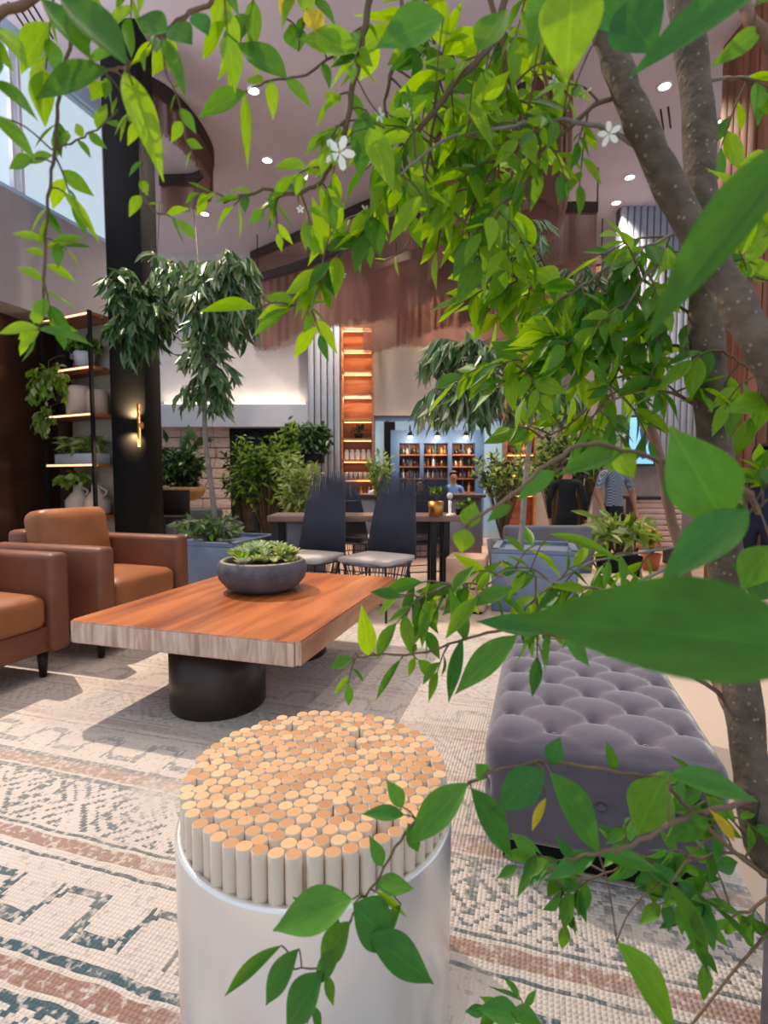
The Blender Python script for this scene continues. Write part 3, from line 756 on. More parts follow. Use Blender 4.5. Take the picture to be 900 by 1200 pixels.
# ------------------------------------------------------------------ dining chairs, long table
def dining_chair():
    t = thing('woven_chair', 'x', 'chair', (0, 0, 0), 0, 'high-backed woven chairs at the long table')
    # faces -y
    cushion(MB(), (0, -.03, .415), (.44, .42, .05), 0, .022, .008, 6).build('seat_pad', m_seatpad, t)
    bk = MB(); n = 36
    for i in range(n):
        f = i/(n-1)*2-1
        hgt = 1.03 + (.03 if i % 2 else -.012) + U(-.01, .012)
        a = Vector((f*.22, .19 - .03*f*f, .40)); m1 = Vector((f*.19, .23 - .02*f*f, .70)); c = Vector((f*.15, .27, hgt))
        bk.tube([a, m1, m1.lerp(c, .5) + Vector((0, .004, 0)), c], [.0055, .0062, .0055, .0025], 5)
    for z_, wd_ in ((.45, .215), (.62, .2), (.80, .165)):
        bk.tube([Vector((f*wd_, .20 + (z_-.45)*.17 - .02*f*f, z_)) for f in (-1, -.5, 0, .5, 1)], .006, 5)
    bk.build('woven_back', m_weave, t)['kind'] = 'stuff'
    sk = MB()
    ring = [Vector((.23*math.copysign(abs(math.cos(a))**.6, math.cos(a)), -.03 + .22*math.copysign(abs(math.sin(a))**.6, math.sin(a)), 0)) for a in [2*PI*k/40 for k in range(41)]]
    sk.tube([p + Vector((0, 0, .39)) for p in ring], .008, 6); sk.tube([p*.86 + Vector((0, 0, .27)) for p in ring], .006, 6)
    for p in ring[:-1]: sk.tube([p + Vector((0, 0, .39)), p*.86 + Vector((0, 0, .27))], .0035, 4)
    sk.build('woven_skirt', m_weave, t)['kind'] = 'stuff'
    for sx_ in (-1, 1):
        for sy_ in (-1, 1): MB().tube([(sx_*.17, -.03 + sy_*.16, .39), (sx_*.2, -.03 + sy_*.2, 0)], .009, 6).build('leg', m_blackmetal, t)
    for sy_ in (-1, 1): MB().tube([(-.19, -.03+sy_*.185, .12), (.19, -.03+sy_*.185, .12)], .006, 5).build('stretcher', m_blackmetal, t)
    return t
ch0 = dining_chair()
spots = [((-.57, 4.0), -.45, 'charcoal woven high-backed chair with pale pad, next to the blue-grey tree planter'),
         ((-.035, 3.90), -.55, 'charcoal woven high-backed chair with pale pad, nearest the brass plant pot'),
         ((-.26, 5.16), PI - .5, 'woven chair across the long table, behind the chair nearest the tree planter'),
         ((.36, 5.12), PI + .3, 'woven chair across the long table, behind the brass plant pot')]
for i, ((x, y), rz, lab) in enumerate(spots):
    c = ch0 if i == 0 else copy_tree(ch0)
    c.location = (x, y, 0); c.rotation_euler = (0, 0, rz); c['label'] = lab
ty = 4.56; tx0, tx1 = wx(312, 4.34), wx(549, 4.34)
lt = thing('long_table', 'long brown communal table with dark metal legs behind the woven chairs', 'table', ((tx0+tx1)/2, ty, 0))
MB().box(((tx0+tx1)/2, ty, .675), (tx1-tx0, .44, .05), bev=.005).build('tabletop', m_longtop, lt)
for x in (tx1 - .28, tx1 - .17):
    for s in (-1, 1): MB().box((x, ty + s*.15, .325), (.05, .05, .65)).build('leg', m_blackmetal, lt)
for s in (-1, 1): MB().box((tx0 + .06, ty + s*.16, .325), (.06, .06, .65)).build('leg', m_blackmetal, lt)
MB().box((tx0 + .3, ty, .33), (.3, .3, .64), bev=.01).build('cabinet_leg', m_grey, lt)
def table_lamp(px, py_top, d, label):
    p = W(px, 607, d); x = p.x; t = thing('table_lamp', label, 'lamp', (x, d, .70))
    h = wz(py_top, d) - .70
    MB().cyl((x, d, .70), .035, .012, 20).build('base', m_steel, t)
    MB().cyl((x, d, .712), .008 if py_top > 577 else .011, h-.06, 12).build('stem', m_steel, t)
    MB().lathe([(0, h-.06), (.02, h-.05), (.026, h-.03), (.02, h-.008), (0, h)], (x, d, .70), 16).build('globe', m_pale, t)
table_lamp(366, 579, 4.35, 'slim lamp with a pale globe on the long table beside the bushes')
table_lamp(527, 577, 4.42, 'slim steel lamp beside the brass pot on the long table')
def pot(name, c, r0, r1, h, mat, label, cat='plant pot', n=20):
    t = thing(name, label, cat, c)
    MB().lathe([(0, 0), (r0, 0), (r1, h), (r1*.9, h), (r1*.88, h*.85), (0, h*.85)], c, n).build('pot', mat, t); return t

# ------------------------------------------------------------------ plants with twigs
def crown(fo, limbs, origin, centre, radii, n, leaf_l, leaf_w, mats, tpls, droop=.6, per=9, rtw=.004, inner=.35, spread=.5, avoid=None):
    centre = Vector(centre)
    for i in range(n):
        for tr in range(25 if avoid else 1):
            v = rv(); k = inner + (1-inner)*R()**.6
            e = centre + Vector((v.x*radii[0], v.y*radii[1], v.z*radii[2]))*k
            mid = Vector(origin).lerp(e, .55) + Vector((0, 0, (e - Vector(origin)).length*.16)) + rv()*.02
            path = smooth_path([origin, mid, e], 4)
            if not avoid or not any(avoid(path[q].lerp(path[q+1], f)) for q in range(1, len(path)-1) for f in (0, .5, 1)): break
        else: continue                       # no free way for this twig
        limbs.tube(path, [rtw*(1-.75*j/(len(path)-1)) for j in range(len(path))], 4, cap=False)
        for j in range(per):
            t = .45 + .55*(j+.5)/per; idx = min(len(path)-2, int(t*(len(path)-1))); p = path[idx].lerp(path[idx+1], t*(len(path)-1)-idx)
            tg = (path[idx+1]-path[idx]).normalized()
            for tr in range(20 if avoid else 1):
                d = tg*.45 + rv()*spread + Vector((0, 0, -droop*(1 - tr/12)))
                l = leaf_l*U(.7, 1.2)*(1 - tr*.025); dn = d.normalized(); sd = dn.cross(Vector((.3, .2, .93))).normalized()*(l*leaf_w*.6)
                if not avoid or not any(avoid(p + dn*(l*f) + sd*g_) for f in (.1, .3, .5, .7, .9, 1.05) for g_ in ((-1, 0, 1) if .2 < f < .8 else (0,))): break
            else: continue                   # no free place for this leaf
            fo.leaf(p, d, l, l*leaf_w*U(.8, 1.2), Vector((0, 0, .6)) + rv()*.8, random.choice(tpls), random.choice(mats))
def cyl_keep(c, r, z0, z1):                  # keep-out: an upright cylinder
    return lambda p: z0 < p.z < z1 and (p.x-c[0])**2 + (p.y-c[1])**2 < r*r
def any_of(*fs): return lambda p: any(f(p) for f in fs)
LN = ['lance0', 'lance1']; OV = ['ovate0', 'ovate1', 'ovate2']
# left ficus in its planter
pl = Vector((-1.45, 4.56, 0))
pt = thing('square_planter', 'blue-grey square planter beside the armchair, holding a willow-leaved tree', 'planter', (pl.x, pl.y, 0), ROT)
pb = MB(); pb.box((pl.x, pl.y, .235), (.76, .76, .47), ROT, bev=.01); pb.build('box', m_planter, pt)
for s in (-1, 1):
    for ax in (D1, D2):
        q = pl + ax*(.355*s); MB().box((q.x, q.y, .485), ((.76, .05, .03) if ax is D1 else (.05, .76, .03)), ROT).build('rim', m_planter, pt)
fx = thing('ficus_tree', 'slim willow-leaved tree with drooping leaves beside the black column', 'tree', (pl.x, pl.y, .47))
d0 = 4.5
trunk = [Vector((wx(252, d0), d0, .45)), W(249, 580, d0), W(241, 520, d0), W(240, 470, d0), W(243, 430, d0)]
MB().tube(smooth_path(trunk), [.026 - .0005*i for i in range(21)], 10).build('trunk', m_ftrunk, fx)
lim = MB(); top = trunk[-1]
lobes = [((160, 365), (.33, .3, .42), 4.6, 62), ((258, 360), (.40, .35, .42), 4.4, 70), ((205, 330), (.3, .3, .3), 4.6, 30), ((242, 430), (.22, .25, .28), 4.4, 26), ((275, 318), (.25, .2, .2), 4.3, 20)]
fo = Foliage(fx)
for (px, py), rad, d, n in lobes:
    c = W(px, py, d); lim.tube(smooth_path([top, top.lerp(c, .5) + Vector((0, 0, .06)), c]), [.014 - .0008*i for i in range(11)], 6)
    crown(fo, lim, c, c, rad, n, .17, .2, [lm_ficus, lm_ficus, lm_ficus2] if px > 200 else [lm_ficus, lm_ficus, lm_dark], LN, .9, 11, .006, .4)
crown(fo, lim, W(241, 470, d0), W(240, 462, d0), (.3, .25, .18), 12, .15, .18, [lm_ficus], LN, .9, 8, .005, .5)
lim.build('limbs', m_ftrunk, fx); fo.finish(300)
# shrub at its foot
def bush(name, label, base, centre, radii, n, ll, lw, mats, tpls, droop=.3, per=10, cat='shrub', stem=m_twig, individual=0, group=None, spread=.6, rtw=.004, avoid=None, lead=None):
    t = thing(name, label, cat, base, 0, group); f = Foliage(t); l = MB()
    if lead: l.tube(smooth_path([base] + lead, 5), .005, 5)        # stem over the pot's lip to where it hangs
    crown(f, l, Vector(lead[-1] if lead else base), centre, radii, n, ll, lw, mats, tpls, droop, per, rtw, .35, spread, avoid)
    l.build('stems', stem, t)['kind'] = 'stuff'; f.finish(individual); return t
bush('foliage_plant', 'low pale-leaved plant filling the planter at the foot of the slim tree', (pl.x - .02, pl.y - .15, .47), (pl.x - .02, pl.y - .12, .60), (.3, .25, .14), 40, .085, .35, [lm_ficus2, lm_bush, lm_ficus], OV, .1, 8, avoid=any_of(cyl_keep((wx(252, 4.5), 4.5), .034, 0, 1.0), lambda p: p.z < .51 and abs((p - pl).dot(D1)) < .40 and abs((p - pl).dot(D2)) < .40 and not (p.z > .472 and abs((p - pl).dot(D1)) < .32 and abs((p - pl).dot(D2)) < .32)))
# right ficus in its planter
p2 = Vector((1.2, 4.15, 0))
pt = thing('square_planter', 'blue-grey square planter beyond the ottoman, under the second willow-leaved tree', 'planter', (p2.x, p2.y, 0), ROT)
MB().box((p2.x, p2.y, .225), (.62, .62, .45), ROT, bev=.01).build('box', m_planter, pt)
for s in (-1, 1):
    for ax in (D1, D2):
        q = p2 + ax*(.285*s); MB().box((q.x, q.y, .465), ((.62, .05, .03) if ax is D1 else (.05, .62, .03)), ROT).build('rim', m_planter, pt)
fx = thing('ficus_tree', 'slim willow-leaved tree hanging in front of the beige wall and bar', 'tree', (p2.x, p2.y, .45))
d0 = 4.15
trunk = [Vector((wx(611, d0), d0, .43)), W(612, 620, d0), W(616, 560, d0), W(622, 500, d0), W(621, 430, d0), W(610, 360, d0)]
MB().tube(smooth_path(trunk), [.026 - .0005*i for i in range(26)], 10).build('trunk', m_ftrunk, fx)
fo = Foliage(fx); lim = MB(); top = trunk[-2]
for (px, py), rad, d, n in [((545, 425), (.36, .3, .27), 3.9, 44), ((540, 470), (.36, .28, .14), 3.9, 22), ((590, 470), (.3, .25, .15), 4.0, 16), ((590, 290), (.42, .3, .25), 4.0, 50), ((680, 350), (.3, .3, .3), 4.2, 36), ((650, 460), (.3, .25, .25), 4.2, 26)]:
    c = W(px, py, d); lim.tube(smooth_path([top, top.lerp(c, .5) + Vector((0, 0, .1)), c]), [.013 - .0008*i for i in range(11)], 6)
    crown(fo, lim, c + Vector((.05, 0, .05)), c, rad, n, .19, .16, [lm_ficus, lm_ficus2, lm_ficus], LN, .95, 10, .005, .4)
lim.build('limbs', m_ftrunk, fx); fo.finish(300)

# ------------------------------------------------------------------ background plants
def at(px, py, d): return W(px, py, d)
g = at(310, 590, 8.0)
for lab, px, d, py, rad, n, mats, ll in (
    ('tall bright green bamboo-like bush by the dark window', 312, 7.8, 545, (.52, .4, .55), 120, [lm_bush, lm_bush, lm_dark], .14),
    ('variegated cream and green bush behind the long table end', 350, 6.9, 560, (.3, .3, .45), 60, [lm_vari, lm_bush, lm_vari], .12),
    ('dark green hedge bush standing next to the stone wall', 286, 9.0, 548, (.4, .35, .65), 70, [lm_dark, lm_bush], .14)):
    b0 = Vector((wx(px, d), d, ZL))
    q = pot('plant_pot', b0, .2, .26, .45, m_pale if 'var' in lab else m_black, 'low pot holding the ' + ' '.join(lab.split()[:5]), 'plant pot')
    bush('leafy_bush', lab, b0 + Vector((0, 0, .38)), at(px, py, d), rad, n, ll, .28, mats, OV, .4, 14, 'bush', rtw=.008)
hp = at(366, 517, 11.15)
t = thing('bracket_planter', 'bracket planter fixed to the grey batten wall', 'planter', (hp.x, BW - .4, hp.z - .3))
MB().box((hp.x, (BW - .365 + 10.95)/2, hp.z - .36), (.40, BW - .365 - 10.95, .18), bev=.01).build('trough', m_black, t)
bush('round_bush', 'round dark bush growing from the batten wall planter', Vector((hp.x, hp.y, hp.z - .28)), hp + Vector((0, -.03, .03)), (.48, .3, .40), 90, .16, .35, [lm_dark, lm_ficus, lm_dark], OV, .5, 12, 'bush', rtw=.006, avoid=any_of(lambda p: p.y > BW - .39, lambda p: abs(p.x - hp.x) < .215 and p.y > 10.93 and p.z < hp.z - .262))
b0 = Vector((wx(338, 10.3), 10.3, ZL)); pot('plant_pot', b0, .18, .24, .5, m_black, 'black pot under the narrow dark climber by the battens')
bush('climbing_plant', 'narrow dark climber in front of the batten wall', b0 + Vector((0, 0, .42)), at(338, 520, 10.3), (.22, .2, .55), 60, .15, .45, [lm_dark, lm_bush], OV, .4, 12, 'climber', rtw=.008)
# round basket plant and its broad-leaved neighbour before the stone wall
bp_ = at(214, 553, 9.8); bk_ = bp_ + Vector((0, 0, -.30))
t = thing('hanging_basket', 'round woven basket hung before the stone wall', 'basket', bk_)
MB().lathe([(.40, .02), (.42, 0), (.36, -.14), (.22, -.23), (0, -.26), (0, -.24), (.2, -.21), (.34, -.12), (.40, .02)], bk_, 28).build('basket', m_basket, t)
for s in (-1, 1): MB().tube([bk_ + Vector((s*.41, 0, .01)), bk_ + Vector((s*.62, 0, .5)), (bk_.x + s*.3, bk_.y, ZC)], .006, 5).build('rope', m_twig, t)
bush('basket_plant', 'dense dark ball of leaves spilling from the woven basket', bk_ + Vector((0, 0, -.05)), bp_ + Vector((0, 0, .06)), (.44, .36, .40), 110, .14, .4, [lm_dark, lm_dark, lm_ficus], OV, .35, 12, 'plant', rtw=.006, avoid=any_of(lambda p: p.z < bk_.z + .03 and (p.x-bk_.x)**2 + (p.y-bk_.y)**2 > .33**2, lambda p: p.z < bk_.z - .08, lambda p: abs(p.y - bk_.y) < .02 and abs(p.x - bk_.x) > .40))
b0 = Vector((wx(203, 11.0), 11.0, ZL)); pot('plant_pot', b0, .2, .27, .5, m_black, 'black pot of the broad-leaved plant by the stone wall')
bush('broad_leaf_plant', 'tall plant with a few broad dark leaves by the stone wall', b0 + Vector((0, 0, .4)), at(213, 518, 11.0), (.45, .2, .46), 16, .42, .55, [lm_dark, lm_ficus], OV, .2, 2, 'plant', rtw=.015, avoid=lambda p: p.y > BW - .12 or p.y < 10.45)
# green planting to the right of the bar
for lab, px, d, py, rad, n, mats, ll, w_ in (
    ('soft green shrub in front of the lit shelf beside the bar', 590, 7.8, 548, (.52, .4, .28), 70, [lm_bush, lm_dark, lm_vari], .10, .4),
    ('wide pale green hedge under the batten wall', 680, 7.6, 512, (.62, .4, .30), 110, [lm_bush, lm_dark, lm_ficus2], .12, .3),
    ('second hedge clump behind the person in the checked shirt', 648, 9.2, 540, (.5, .4, .4), 80, [lm_dark, lm_bush], .12, .35),
    ('small yellow-green plant beside the lit bookshelf', 446, 8.4, 545, (.22, .2, .3), 40, [lm_bush, lm_vari], .10, .4)):
    b0 = Vector((wx(px, d), d, ZL)); pot('plant_pot', b0, .18, .24, .45, m_grey, 'grey pot holding the ' + ' '.join(lab.split()[:7]))
    bush('leafy_bush', lab, b0 + Vector((0, 0, .38)), at(px, py, d), rad, n, ll, w_, mats, OV, .3, 12, 'bush', rtw=.008)
# brass pot on the long table
q = W(511, 606, 4.33); q.z = .70
pot('brass_pot', q, .058, .066, .12, m_brass, 'small brass pot on the long table')
bush('herb_plant', 'small leafy herb in the brass pot on the long table', q + Vector((0, 0, .1)), q + Vector((-.01, 0, .175)), (.06, .06, .05), 16, .045, .45, [lm_dark, lm_bush], OV, 0, 5, 'plant', rtw=.002, avoid=any_of(cyl_keep(q, .069, 0, q.z + .122), lambda p: p.x > q.x + .068))
q = W(544, 606, 4.50); q.z = .70
bx_ = thing('herb_trough', 'low dark trough of herbs at the end of the long table', 'planter', q)
MB().box((q.x, q.y, q.z + .025), (.14, .09, .05), bev=.004).build('trough', m_black, bx_)
bush('herb_plant', 'low herbs growing in the dark trough at the table end', q + Vector((0, 0, .05)), q + Vector((0, 0, .09)), (.08, .05, .04), 18, .04, .5, [lm_dark, lm_bush], OV, 0, 5, 'plant', rtw=.002, avoid=lambda p: (p.z < q.z + .052 and abs(p.x - q.x) < .075 and abs(p.y - q.y) < .05) or p.x < q.x - .07)

# ------------------------------------------------------------------ lit bookshelves
def bookshelf(px0, px1, d, levels, label):
    x0, x1 = wx(px0, d), wx(px1, d); zt = wz(levels[0], d); w = x1-x0; xc = (x0+x1)/2; dep = .34
    t = thing('bookshelf', label, 'bookshelf', (xc, d + dep/2, ZL))
    for x in (x0 + .02, x1 - .02): MB().box((x, d + dep/2, (ZL+zt)/2), (.04, dep, zt-ZL)).build('side_panel', m_shelfwood, t)
    MB().box((xc, d + dep - .01, (ZL+zt)/2), (w, .02, zt-ZL)).build('back_panel', m_shelfwood, t)
    for i, py in enumerate(levels):
        z = wz(py, d); sh = MB().box((xc, d + dep/2, z), (w - .04, dep, .045)).build('shelf', m_shelfwood, t)
        MB().box((xc, d + .06 if i > 4 else d + .24, z - .03), (w - .12, .02, .012)).build('led_strip', m_shelfled, sh)
        if i < 4:
            ld = bpy.data.lights.new('shelf_lamp', 'AREA'); ld.shape = 'RECTANGLE'; ld.size = w - .14; ld.size_y = .05; ld.energy = 4; ld.color = (1, .72, .45)
            lo = bpy.data.objects.new('shelf_lamp', ld); C.objects.link(lo); lo.parent = t; lo.location = Vector((xc, d + .2, z - .045)) - t.location; lo.rotation_euler = (-.5, 0, 0)
    return xc, x0, x1
lv = [383, 409, 435.5, 463, 492, 515, 540, 562, 586]
xcL, xl0, xl1 = bookshelf(400, 438, BW - .36, lv, 'tall amber-lit bookshelf between the grey battens and beige wall')
xcR, xr0, xr1 = bookshelf(592, 628, BW - .36, [400, 426, 452, 480, 508, 532, 556, 580], 'tall amber-lit bookshelf beyond the blue window, behind the slim tree')
def lathe_mesh(name, prof, mat, n=10):
    o = MB().lathe(prof, n=n).build(name, mat); me = o.data; bpy.data.objects.remove(o); return me
bprof = [(0, 0), (.036, 0), (.038, .02), (.038, .15), (.014, .2), (.013, .27), (.015, .275), (0, .28)]
bme_ = [lathe_mesh('bottle', bprof, m) for m in bottle_mats]
bme2 = [lathe_mesh('bottle', [(0, 0), (.045, 0), (.045, .12), (.018, .15), (.017, .2), (0, .205)], m) for m in bottle_mats]
jme = lathe_mesh('glass_jar', [(0, 0), (.06, 0), (.065, .02), (.065, .16), (.045, .19), (.05, .2), (.05, .24), (0, .245)], bottle_mats[1], 14)
gme = lathe_mesh('drinking_glass', [(0, 0), (.035, 0), (.045, .13), (.04, .13), (.03, .01), (0, .01)], bottle_mats[1], 12)
def put(name, mesh, p, label, cat, group, s=1):
    o = inst(name, mesh, Matrix.Translation(Vector(p)) @ Matrix.Scale(s, 4), None); return tag(o, label, cat, group)
dsh = BW - .36 + .14
for k in range(5): put('glass_jar', jme, (xl0 + .108 + k*.126, dsh, wz(540, BW-.36) + .023), 'clear glass jar on the lit bookshelf by the battens', 'jar', 'jars on the lit bookshelf', .95)
for k in range(6): put('drinking_glass', gme, (xl0 + .10 + k*.105, dsh, wz(562, BW-.36) + .023), 'drinking glass on the lit bookshelf under the jars', 'glass', 'glasses on the lit bookshelf', 1.1)
for k in range(7): put('bottle', bme_[k % 5], (xl0 + .085 + k*.088, dsh, wz(586, BW-.36) + .023), 'bottle on the lit bookshelf by the battens, under the drinking glasses', 'bottle', 'bottles on the lit bookshelf by the battens')
q = Vector((xl0 + .38, dsh, wz(515, BW-.36) + .023)); pot('plant_pot', q, .07, .09, .12, m_black, 'small dark pot on the lit bookshelf')
bush('shelf_plant', 'small dark plant with arching leaves on the lit bookshelf', q + Vector((0, 0, .1)), q + Vector((0, -.05, .21)), (.17, .09, .09), 10, .12, .4, [lm_dark], OV, .2, 3, 'plant', rtw=.005, avoid=any_of(cyl_keep(q, .092, -1, q.z + .118), lambda p: p.z > wz(492, BW-.36) - .045 or p.z < q.z + .01 or p.x < xl0 + .05 or p.x > xl1 - .05 or p.y > BW - .05))
for py in (508, 532, 556, 580):
    for k in range(7): put('bottle', random.choice(bme_ + bme2), (xr0 + .090 + k*.083, dsh + (.045 if k % 2 else -.045), wz(py, BW-.36) + .023), 'bottle on the lit bookshelf beyond the blue window', 'bottle', 'bottles on the lit bookshelf beyond the window')

# ------------------------------------------------------------------ bar cabinet, counter
bd = 10.6; bx0, bx1 = wx(458, bd), wx(567, bd); bz1 = wz(504, bd)
cab = thing('bar_cabinet', 'slate-blue back-bar cabinet with three lit bays of bottles', 'cabinet', ((bx0+bx1)/2, bd + .2, ZL))
bw = bx1 - bx0; bh = bz1 - ZL
MB().box(((bx0+bx1)/2, bd + .38, (ZL+bz1)/2), (bw, .03, bh)).build('back_panel', M_('bar_back_board', (150, 104, 84), .6), cab)
top_h = .26
MB().box(((bx0+bx1)/2, bd + .19, bz1 - top_h/2), (bw, .38, top_h)).build('header', m_barblue, cab)
ups = [458, 489.5, 527, 560.5]; ups = [(458, 469), (491, 496), (527, 532), (560, 567)]; ups = [(458, 468), (492, 496.5), (525, 529.5), (557, 567)]
for a, b in ups:
    MB().box(((wx(a, bd)+wx(b, bd))/2, bd + .19, (ZL + bz1 - top_h)/2), (wx(b, bd)-wx(a, bd), .38, bz1 - top_h - ZL)).build('upright', m_barblue, cab)
rows = [533, 547, 561, 577]
for bi in range(3):
    xa, xb = wx(ups[bi][1], bd), wx(ups[bi+1][0], bd); xm = (xa+xb)/2
    MB().box((xm, bd + .25, (wz(577, bd)+bz1-top_h)/2), (.02, .2, bz1 - top_h - wz(577, bd))).build('divider', m_barblue, cab)
    for ri, py in enumerate(rows):
        z = wz(py, bd); MB().box((xm, bd + .2, z), (xb-xa, .34, .025)).build('shelf', m_shelfwood, cab)
        for (ha, hb, n) in ((xa, xm - .01, 4), (xm + .01, xb, 3)):
            for k in range(n):
                x = ha + .038 + (hb - ha - .076)*k/(n-1)
                put('bottle', random.choice(bme_ + bme2), (x, bd + (.10 if k % 2 else .24) + U(-.012, .012), z + .0125), 'spirit bottle on a shelf of the slate-blue bar cabinet', 'bottle', 'bottles in the blue bar cabinet', U(.6, .72))
    t = thing('bar_lamp', ['black gooseneck lamp over the bar cabinet bay next to the dark door', 'black gooseneck lamp over the middle bay of the blue bar cabinet', 'black gooseneck lamp over the bar cabinet bay nearest the slim tree'][bi], 'lamp', (xm, bd - .02, bz1), 0, 'gooseneck lamps over the bar bottles')
    MB().tube(smooth_path([(xm, bd + .1, bz1), (xm, bd + .0, bz1 + .08), (xm, bd - .2, bz1 + .06), (xm, bd - .24, bz1 - .06)]), .012, 6).build('arm', m_blackmetal, t)
    MB().lathe([(.02, 0), (.07, -.1), (.065, -.1), (.015, -.005)], (xm, bd - .24, bz1 - .04), 14).build('lamp_shade', m_blackmetal, t)
    MB().lathe([(0, -.06), (.04, -.09), (.045, -.13), (0, -.17)], (xm, bd - .24, bz1 - .04), 12).build('bulb', m_bulb, t)
    ld = bpy.data.lights.new('bar_light', 'POINT'); ld.energy = 8; ld.color = (1, .74, .48); ld.shadow_soft_size = .05
    lo = bpy.data.objects.new('bar_light', ld); C.objects.link(lo); lo.parent = t; lo.location = Vector((xm, bd - .24, bz1 - .26)) - t.location
cd = 8.9; cx0, cx1 = wx(415, cd), wx(566, cd); cz = wz(579, cd)
bar = thing('bar_counter', 'long bar counter with a curved metallic front below the blue cabinet', 'bar counter', ((cx0+cx1)/2, cd + .3, ZL))
MB().box(((cx0+cx1)/2, cd + .3, cz - .03), (cx1-cx0+.1, .7, .06), bev=.015).build('countertop', M_('dark_stone_top', (70, 58, 60), .3), bar)
fm = MB(); N_ = 10; prof = [(0.02 + .12*math.sin(PI*i/N_*.5)*-1 + .12, cz - .06 - (cz - .06 - ZL)*(i/N_)) for i in range(N_+1)]
vs_ = []; fs = []
for (dy, z) in prof: vs_ += [(cx0, cd + dy, z), (cx1, cd + dy, z)]
for i in range(N_): fs.append([2*i, 2*i+2, 2*i+3, 2*i+1])
fm.add(vs_, fs, 0, True); fm.box(((cx0+cx1)/2, cd + .36, (ZL+cz-.06)/2), (cx1-cx0, .36, cz-.06-ZL)); fm.build('curved_front', M_('brushed_pewter', (140, 124, 128), .3, .8, var=.15, scale=3), bar)

# ------------------------------------------------------------------ left shelf unit and its contents
a = Vector((-4.12, 6.42, 0)); e = Vector((.9025, -.4307, 0)); nrm = Vector((.4307, .9025, 0)); SL = .885; SD = .36
su = thing('display_shelf', 'open black metal shelf with lit boards of pots beside the column', 'shelf', a + e*SL/2 + nrm*SD/2, math.atan2(e.y, e.x))
rz_s = math.atan2(e.y, e.x); zs_ = [2.88, 2.28, 1.75, 1.17, .56, .05]
for i in (0, 1):
    for j in (0, 1):
        q = a + e*(SL*i) + nrm*(SD*j); MB().box((q.x, q.y, 1.4525), (.035, .035, 2.905), rz_s).build('post', m_blackmetal, su)
for z in zs_:
    q = a + e*SL/2 + nrm*SD/2; s_ = MB().box((q.x, q.y, z), (SL, SD, .035), rz_s).build('shelf_board', m_shelfwood, su)
    if z > .3:
        q2 = a + e*SL/2 + nrm*.0; MB().box((q2.x, q2.y, z - .002), (SL - .04, .012, .018), rz_s).build('led_strip', m_led, s_)
q = a + e*SL/2 + nrm*(SD - .01); MB().box((q.x, q.y, 1.45), (SL - .03, .015, 2.84), rz_s).build('back_panel', m_beige, su)
def sp_(u, z, v=.16): q = a + e*u + nrm*v; return Vector((q.x, q.y, z))
def shelf_keep(zlo, zhi, *more):             # stay between two heights; inside the shelf keep off boards, back and posts
    def f(p):
        w_ = p - a; u_, v_ = w_.dot(e), w_.dot(nrm)
        if not zlo < p.z < zhi or v_ > SD - .035: return True
        if v_ > -.02 and (u_ < .03 or u_ > SL - .03): return True
        return v_ > -.03 and any(abs(p.z - b_) < .028 for b_ in zs_)
    return any_of(f, *more)
z = 2.28 + .018
q = sp_(.56, z); pot('plant_pot', q, .09, .12, .2, m_pale, 'pale pot on the top board of the black shelf')
bush('trailing_plant', 'trailing plant spilling from the pale pot on the black shelf', q + Vector((0, 0, .18)), sp_(.56, z + .26, .14), (.24, .13, .12), 24, .11, .5, [lm_dark, lm_bush], OV, .5, 5, 'plant', avoid=shelf_keep(z, 2.84, cyl_keep(q, .123, 0, z + .203)))
q1 = sp_(.18, z); pot('plant_pot', q1, .07, .1, .16, m_black, 'dark pot at the end of the top shelf board')
zj = 1.75 + .018; jars = ((.46, .16, .34), (.755, .12, .28)); jc = [cyl_keep(sp_(u_, zj), r_ + .012, zj - .03, zj + h_ + .01) for u_, r_, h_ in jars]
bush('trailing_plant', 'leafy plant hanging in front of the second shelf board', q1 + Vector((0, 0, .15)), sp_(.30, z - .20, -.11), (.30, .06, .30), 44, .09, .6, [lm_vari, lm_bush, lm_bright], OV, .8, 6, 'plant', lead=[q1 + Vector((.02, -.04, .20)), sp_(.24, z + .10, -.06), sp_(.28, z - .02, -.09)], avoid=shelf_keep(1.6, 2.8, cyl_keep(q1, .104, 0, z + .163), *jc))
for u_, r_, h_ in jars:
    o = MB().lathe([(0, 0), (r_, 0), (r_, h_*.85), (r_*.8, h_), (r_*.65, h_), (r_*.6, h_*.9), (0, h_*.9)], sp_(u_, zj), 24).build('storage_jar', m_jar)
    tag(o, 'wide beige jar on the middle of the shelf' if r_ > .14 else 'narrower beige jar beside the black shelf post', 'jar')
q2 = sp_(.17, zj); pot('plant_pot', q2, .08, .1, .15, m_black, 'dark pot beside the wide beige jar')
bush('trailing_plant', 'vine with pale leaves draped past the wide beige jar', q2 + Vector((0, 0, .14)), sp_(.17, zj - .08, -.10), (.15, .06, .20), 26, .08, .6, [lm_vari, lm_bush], OV, .8, 6, 'plant', lead=[q2 + Vector((.01, -.03, .18)), sp_(.16, zj + .08, -.06), sp_(.17, zj, -.08)], avoid=shelf_keep(1.45, 2.2, cyl_keep(q2, .104, 0, zj + .153), *jc))
z = 1.17 + .018
o = thing('trough_planter', 'long pale trough of wispy grass on the shelf', 'planter', sp_(.4425, z))
q = sp_(.4425, z + .06); MB().box(q, (.74, .2, .12), rz_s, bev=.006).build('trough', m_pale, o)
def in_trough(p):
    w_ = p - a; return abs(w_.dot(e) - .4425) < .378 and abs(w_.dot(nrm) - .16) < .108 and p.z < z_tr + .124
z_tr = z
